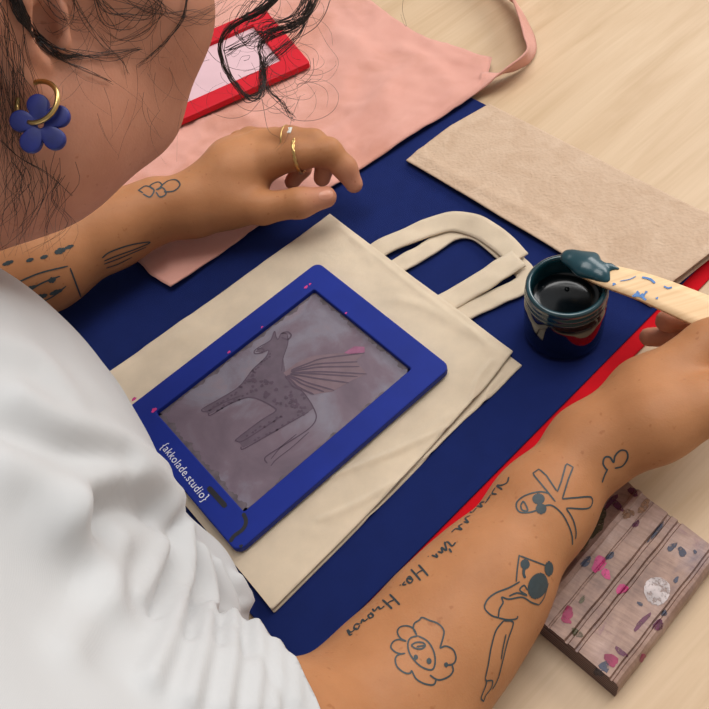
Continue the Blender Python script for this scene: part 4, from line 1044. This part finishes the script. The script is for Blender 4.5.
for pts in [[(404, -10), (402, 8), (406, 26), (400, 14)], [(300, -10), (325, 40), (338, 62), (330, 80), (312, 82)], [(210, 60), (180, 70), (190, 100), (205, 120)], [(262, 100), (268, 130), (280, 140), (274, 150)], [(300, 96), (292, 118), (286, 140), (276, 152)]]:
    clump(PD(pts, .40), 1, .0002, .00011, .00005, .0003)
# wisps lying over the cheek, ear and neck
def wisp(pts, n=1, r=.00016, spread=1.5, lift=.0010):
    for _ in range(n):
        q = catmull([(x + rng.normal(0, spread), y + rng.normal(0, spread), 0) for x, y in pts], 5); C = []
        for x, y, _z in q:
            hit = bvh.ray_cast(Vector(CO), Vector(ray(x, y)).normalized())
            if hit[0] is not None and hit[3] < .47: C.append(np.array(hit[0]) - ray(x, y) * (lift + .0012 * rng.random()))
            elif C: C.append(D(x, y, (C[-1] - CO) @ _f))
        if len(C) > 3:
            C = resample(np.array(C), max(6, len(C))); hs.tube(C, r * rng.uniform(.7, 1.2), r * .4, 3, False)
wisp([(10, -10), (22, 20), (40, 45), (62, 60), (85, 70), (112, 82)], 5, .0002, 1.2); wisp([(8, -10), (22, 18), (45, 42), (75, 54), (110, 55), (140, 48)], 9, .0002, 2.5)
wisp([(15, -10), (28, 22), (48, 46), (62, 56), (80, 55)], 16, .00026, 2.5); wisp([(70, -10), (85, 20), (105, 45), (122, 62), (128, 75)], 4, .00016, 2)
wisp([(188, -5), (182, 20), (165, 42), (150, 56), (138, 66)], 5, .00018, 1.2); wisp([(150, -8), (160, 10), (150, 30), (120, 40), (100, 28)], 6, .00014, 4)
wisp([(75, -8), (72, 20), (55, 32), (46, 30)], 3, .00012, 2); wisp([(90, -10), (110, 12), (130, 18), (150, 8), (165, -8)], 9, .00018, 6)
wisp([(110, -12), (150, 8), (185, 18), (210, 12), (232, -6)], 9, .00014, 6); wisp([(40, -12), (60, 15), (82, 25), (100, 8)], 8, .00012, 5)
for _ in range(70):   # long strands behind the ear, down the neck
    x0 = rng.uniform(-25, 26); y0 = rng.uniform(0, 120); L_ = rng.uniform(60, 140); sw = rng.uniform(-18, 46)
    wisp([(x0, y0), (x0 + sw * .2, y0 + L_ * .33), (x0 + sw * .6, y0 + L_ * .66), (x0 + sw * .7 + rng.uniform(-14, 14), y0 + L_)], 1, .00013, 1.5, .0016)
for _ in range(34):
    x0 = rng.uniform(10, 75); y0 = rng.uniform(150, 185)
    wisp([(x0, y0), (x0 + rng.uniform(-14, 10), y0 + 22), (x0 + rng.uniform(-26, 12), y0 + 48), (x0 + rng.uniform(-42, 4), y0 + 76)], 1, .00012, 1.5, .004)
for _ in range(46):
    x0 = rng.uniform(60, 190); y0 = rng.uniform(5, 120); a0 = rng.uniform(.8, 2.4); L_ = rng.uniform(25, 70); c_ = rng.uniform(-.9, .9)
    wisp([(x0 + L_ * t * math.cos(a0 + c_ * t), y0 + L_ * t * math.sin(a0 + c_ * t)) for t in (0, .33, .66, 1)], 1, .00007, .6, .0012)
wisp([(0, 140), (20, 158), (48, 175), (72, 196)], 3, .00018, 1)
wisp([(-10, -10), (6, 20), (14, 60), (10, 110), (4, 150)], 9, .00013, 7, .0025)
for pts in [[(0, 318), (22, 312), (40, 300), (44, 316)], [(10, 300), (24, 318), (14, 336), (0, 334)], [(60, 310), (75, 312), (78, 328), (70, 332)]]: wisp(pts, 2, .00009, 2, .003)
hs.build('strands', M['hair'], hair)

# ------------------------------------------------------------------ earring
ed_ = .2905
er = empty('earring', D(42, 120, ed_)); tag(er, 'gold hoop earring with a blue flower charm hanging from the ear', 'earring')
e1, e2 = CR, CU                    # plane of the charm
n3 = -_f
def ep(x, y, dz=0): return D(x, y, ed_) + n3 * dz
hc = D(37, 102, ed_); t1 = CR * .95 - n3 * .3; t1 /= np.linalg.norm(t1); t2 = CU
C = [hc + (t1 * math.cos(a) * .0086 + t2 * math.sin(a) * .0078) * 1.0 + n3 * (.0045 * math.cos(a) + .001) for a in np.linspace(-.25, 2 * math.pi - .25, 40)]
C = [hc + CR * .0086 * math.cos(a) + CU * .0080 * math.sin(a) + n3 * (.0035 * math.cos(a + .5)) for a in np.linspace(-1.9, 3.9, 44)]
MB().tube(C, .00095, .00095, 10).build('hoop', M['gold'], er)
n_ = 100; oc = ep(41, 125)
ring_o = []; hole = []
for k in range(n_):
    a = 2 * math.pi * k / n_; q = max([.0072 * math.cos(a - t_) + math.sqrt(max(1e-9, .0040 ** 2 - (.0072 * math.sin(a - t_)) ** 2)) for t_ in [1.70 + 2 * math.pi * i_ / 5 for i_ in range(5)] if abs(.0072 * math.sin(a - t_)) < .0040 and math.cos(a - t_) > 0] + [.0056])
    ring_o.append(oc + CR * q * math.cos(a) * 1.02 + CU * q * math.sin(a)); hole.append(oc + CR * .0013 * math.cos(a) + CU * .0013 * math.sin(a))
V = []; F = []
for off_ in (.0012, -.0012):
    V += [p + n3 * off_ for p in ring_o] + [p + n3 * off_ for p in hole]
for k in range(n_):
    j = (k + 1) % n_; F += [(k, j, n_ + j, n_ + k), (2 * n_ + k, 3 * n_ + k, 3 * n_ + j, 2 * n_ + j), (k, 2 * n_ + k, 2 * n_ + j, j), (n_ + k, n_ + j, 3 * n_ + j, 3 * n_ + k)]
ch = obj('flower_charm', V, F, M['charm'], er)
bm = bmesh.new(); bm.from_mesh(ch.data); bmesh.ops.recalc_face_normals(bm, faces=bm.faces); bm.to_mesh(ch.data); bm.free(); bevel(ch, .0007, 3, .8)

# ------------------------------------------------------------------ finger rings on the left hand
def torus(c, axis, R_, r, n=40, wob=0):
    axis = axis / np.linalg.norm(axis); u = np.cross(axis, UP); u /= np.linalg.norm(u); v = np.cross(axis, u)
    return [c + u * R_ * math.cos(a) + v * R_ * math.sin(a) + axis * wob * math.sin(9 * a) for a in np.linspace(0, 2 * math.pi, n + 1)]
p0, p1 = Z(286, 157.5, .0595), Z(312, 153, .0615); c = (p0 + p1) / 2
gr = empty('gold_ring', c); tag(gr, 'gold braided ring on the left index finger', 'ring')
mb = MB(); mb.tube(torus(c, p1 - p0, .0134, 0, 60, .0007), .0009, .0009, 8, False); mb.build('twisted_band', M['gold'], gr)
mb = MB(); mb.tube(torus(c, p1 - p0, .0134, 0, 60, -.0007), .0009, .0009, 8, False); mb.build('twisted_band', M['gold'], gr)
p0, p1 = Z(276, 143, .0625), Z(300, 141, .065); c = (p0 + p1) / 2
sr = empty('stone_ring', c); tag(sr, 'thin gold ring with a pale square stone on the left middle finger', 'ring')
MB().tube(torus(c, p1 - p0, .0124, 0, 40), .0007, .0007, 8, False).build('band', M['gold'], sr)
q_ = Z(289, 132, .0745); axd = (p1 - p0) / np.linalg.norm(p1 - p0)
side = np.cross(axd, q_ - c); side /= np.linalg.norm(side); up_ = np.cross(side, axd); up_ *= np.sign(up_ @ (CO - c))
qq = c + (q_ - c) / np.linalg.norm(q_ - c) * .0128; nn_ = (qq - c) / np.linalg.norm(qq - c); sd = np.cross(axd, nn_)
V = [qq + axd * a * .0020 + sd * b * .0032 + nn_ * d for d in (-.001, .0012) for a, b in ((-1, -1), (1, -1), (1, 1), (-1, 1))]
stn = obj('stone', V, [(3, 2, 1, 0), (4, 5, 6, 7), (0, 1, 5, 4), (1, 2, 6, 5), (2, 3, 7, 6), (3, 0, 4, 7)], M['silver'], sr, False); bevel(stn, .0005)
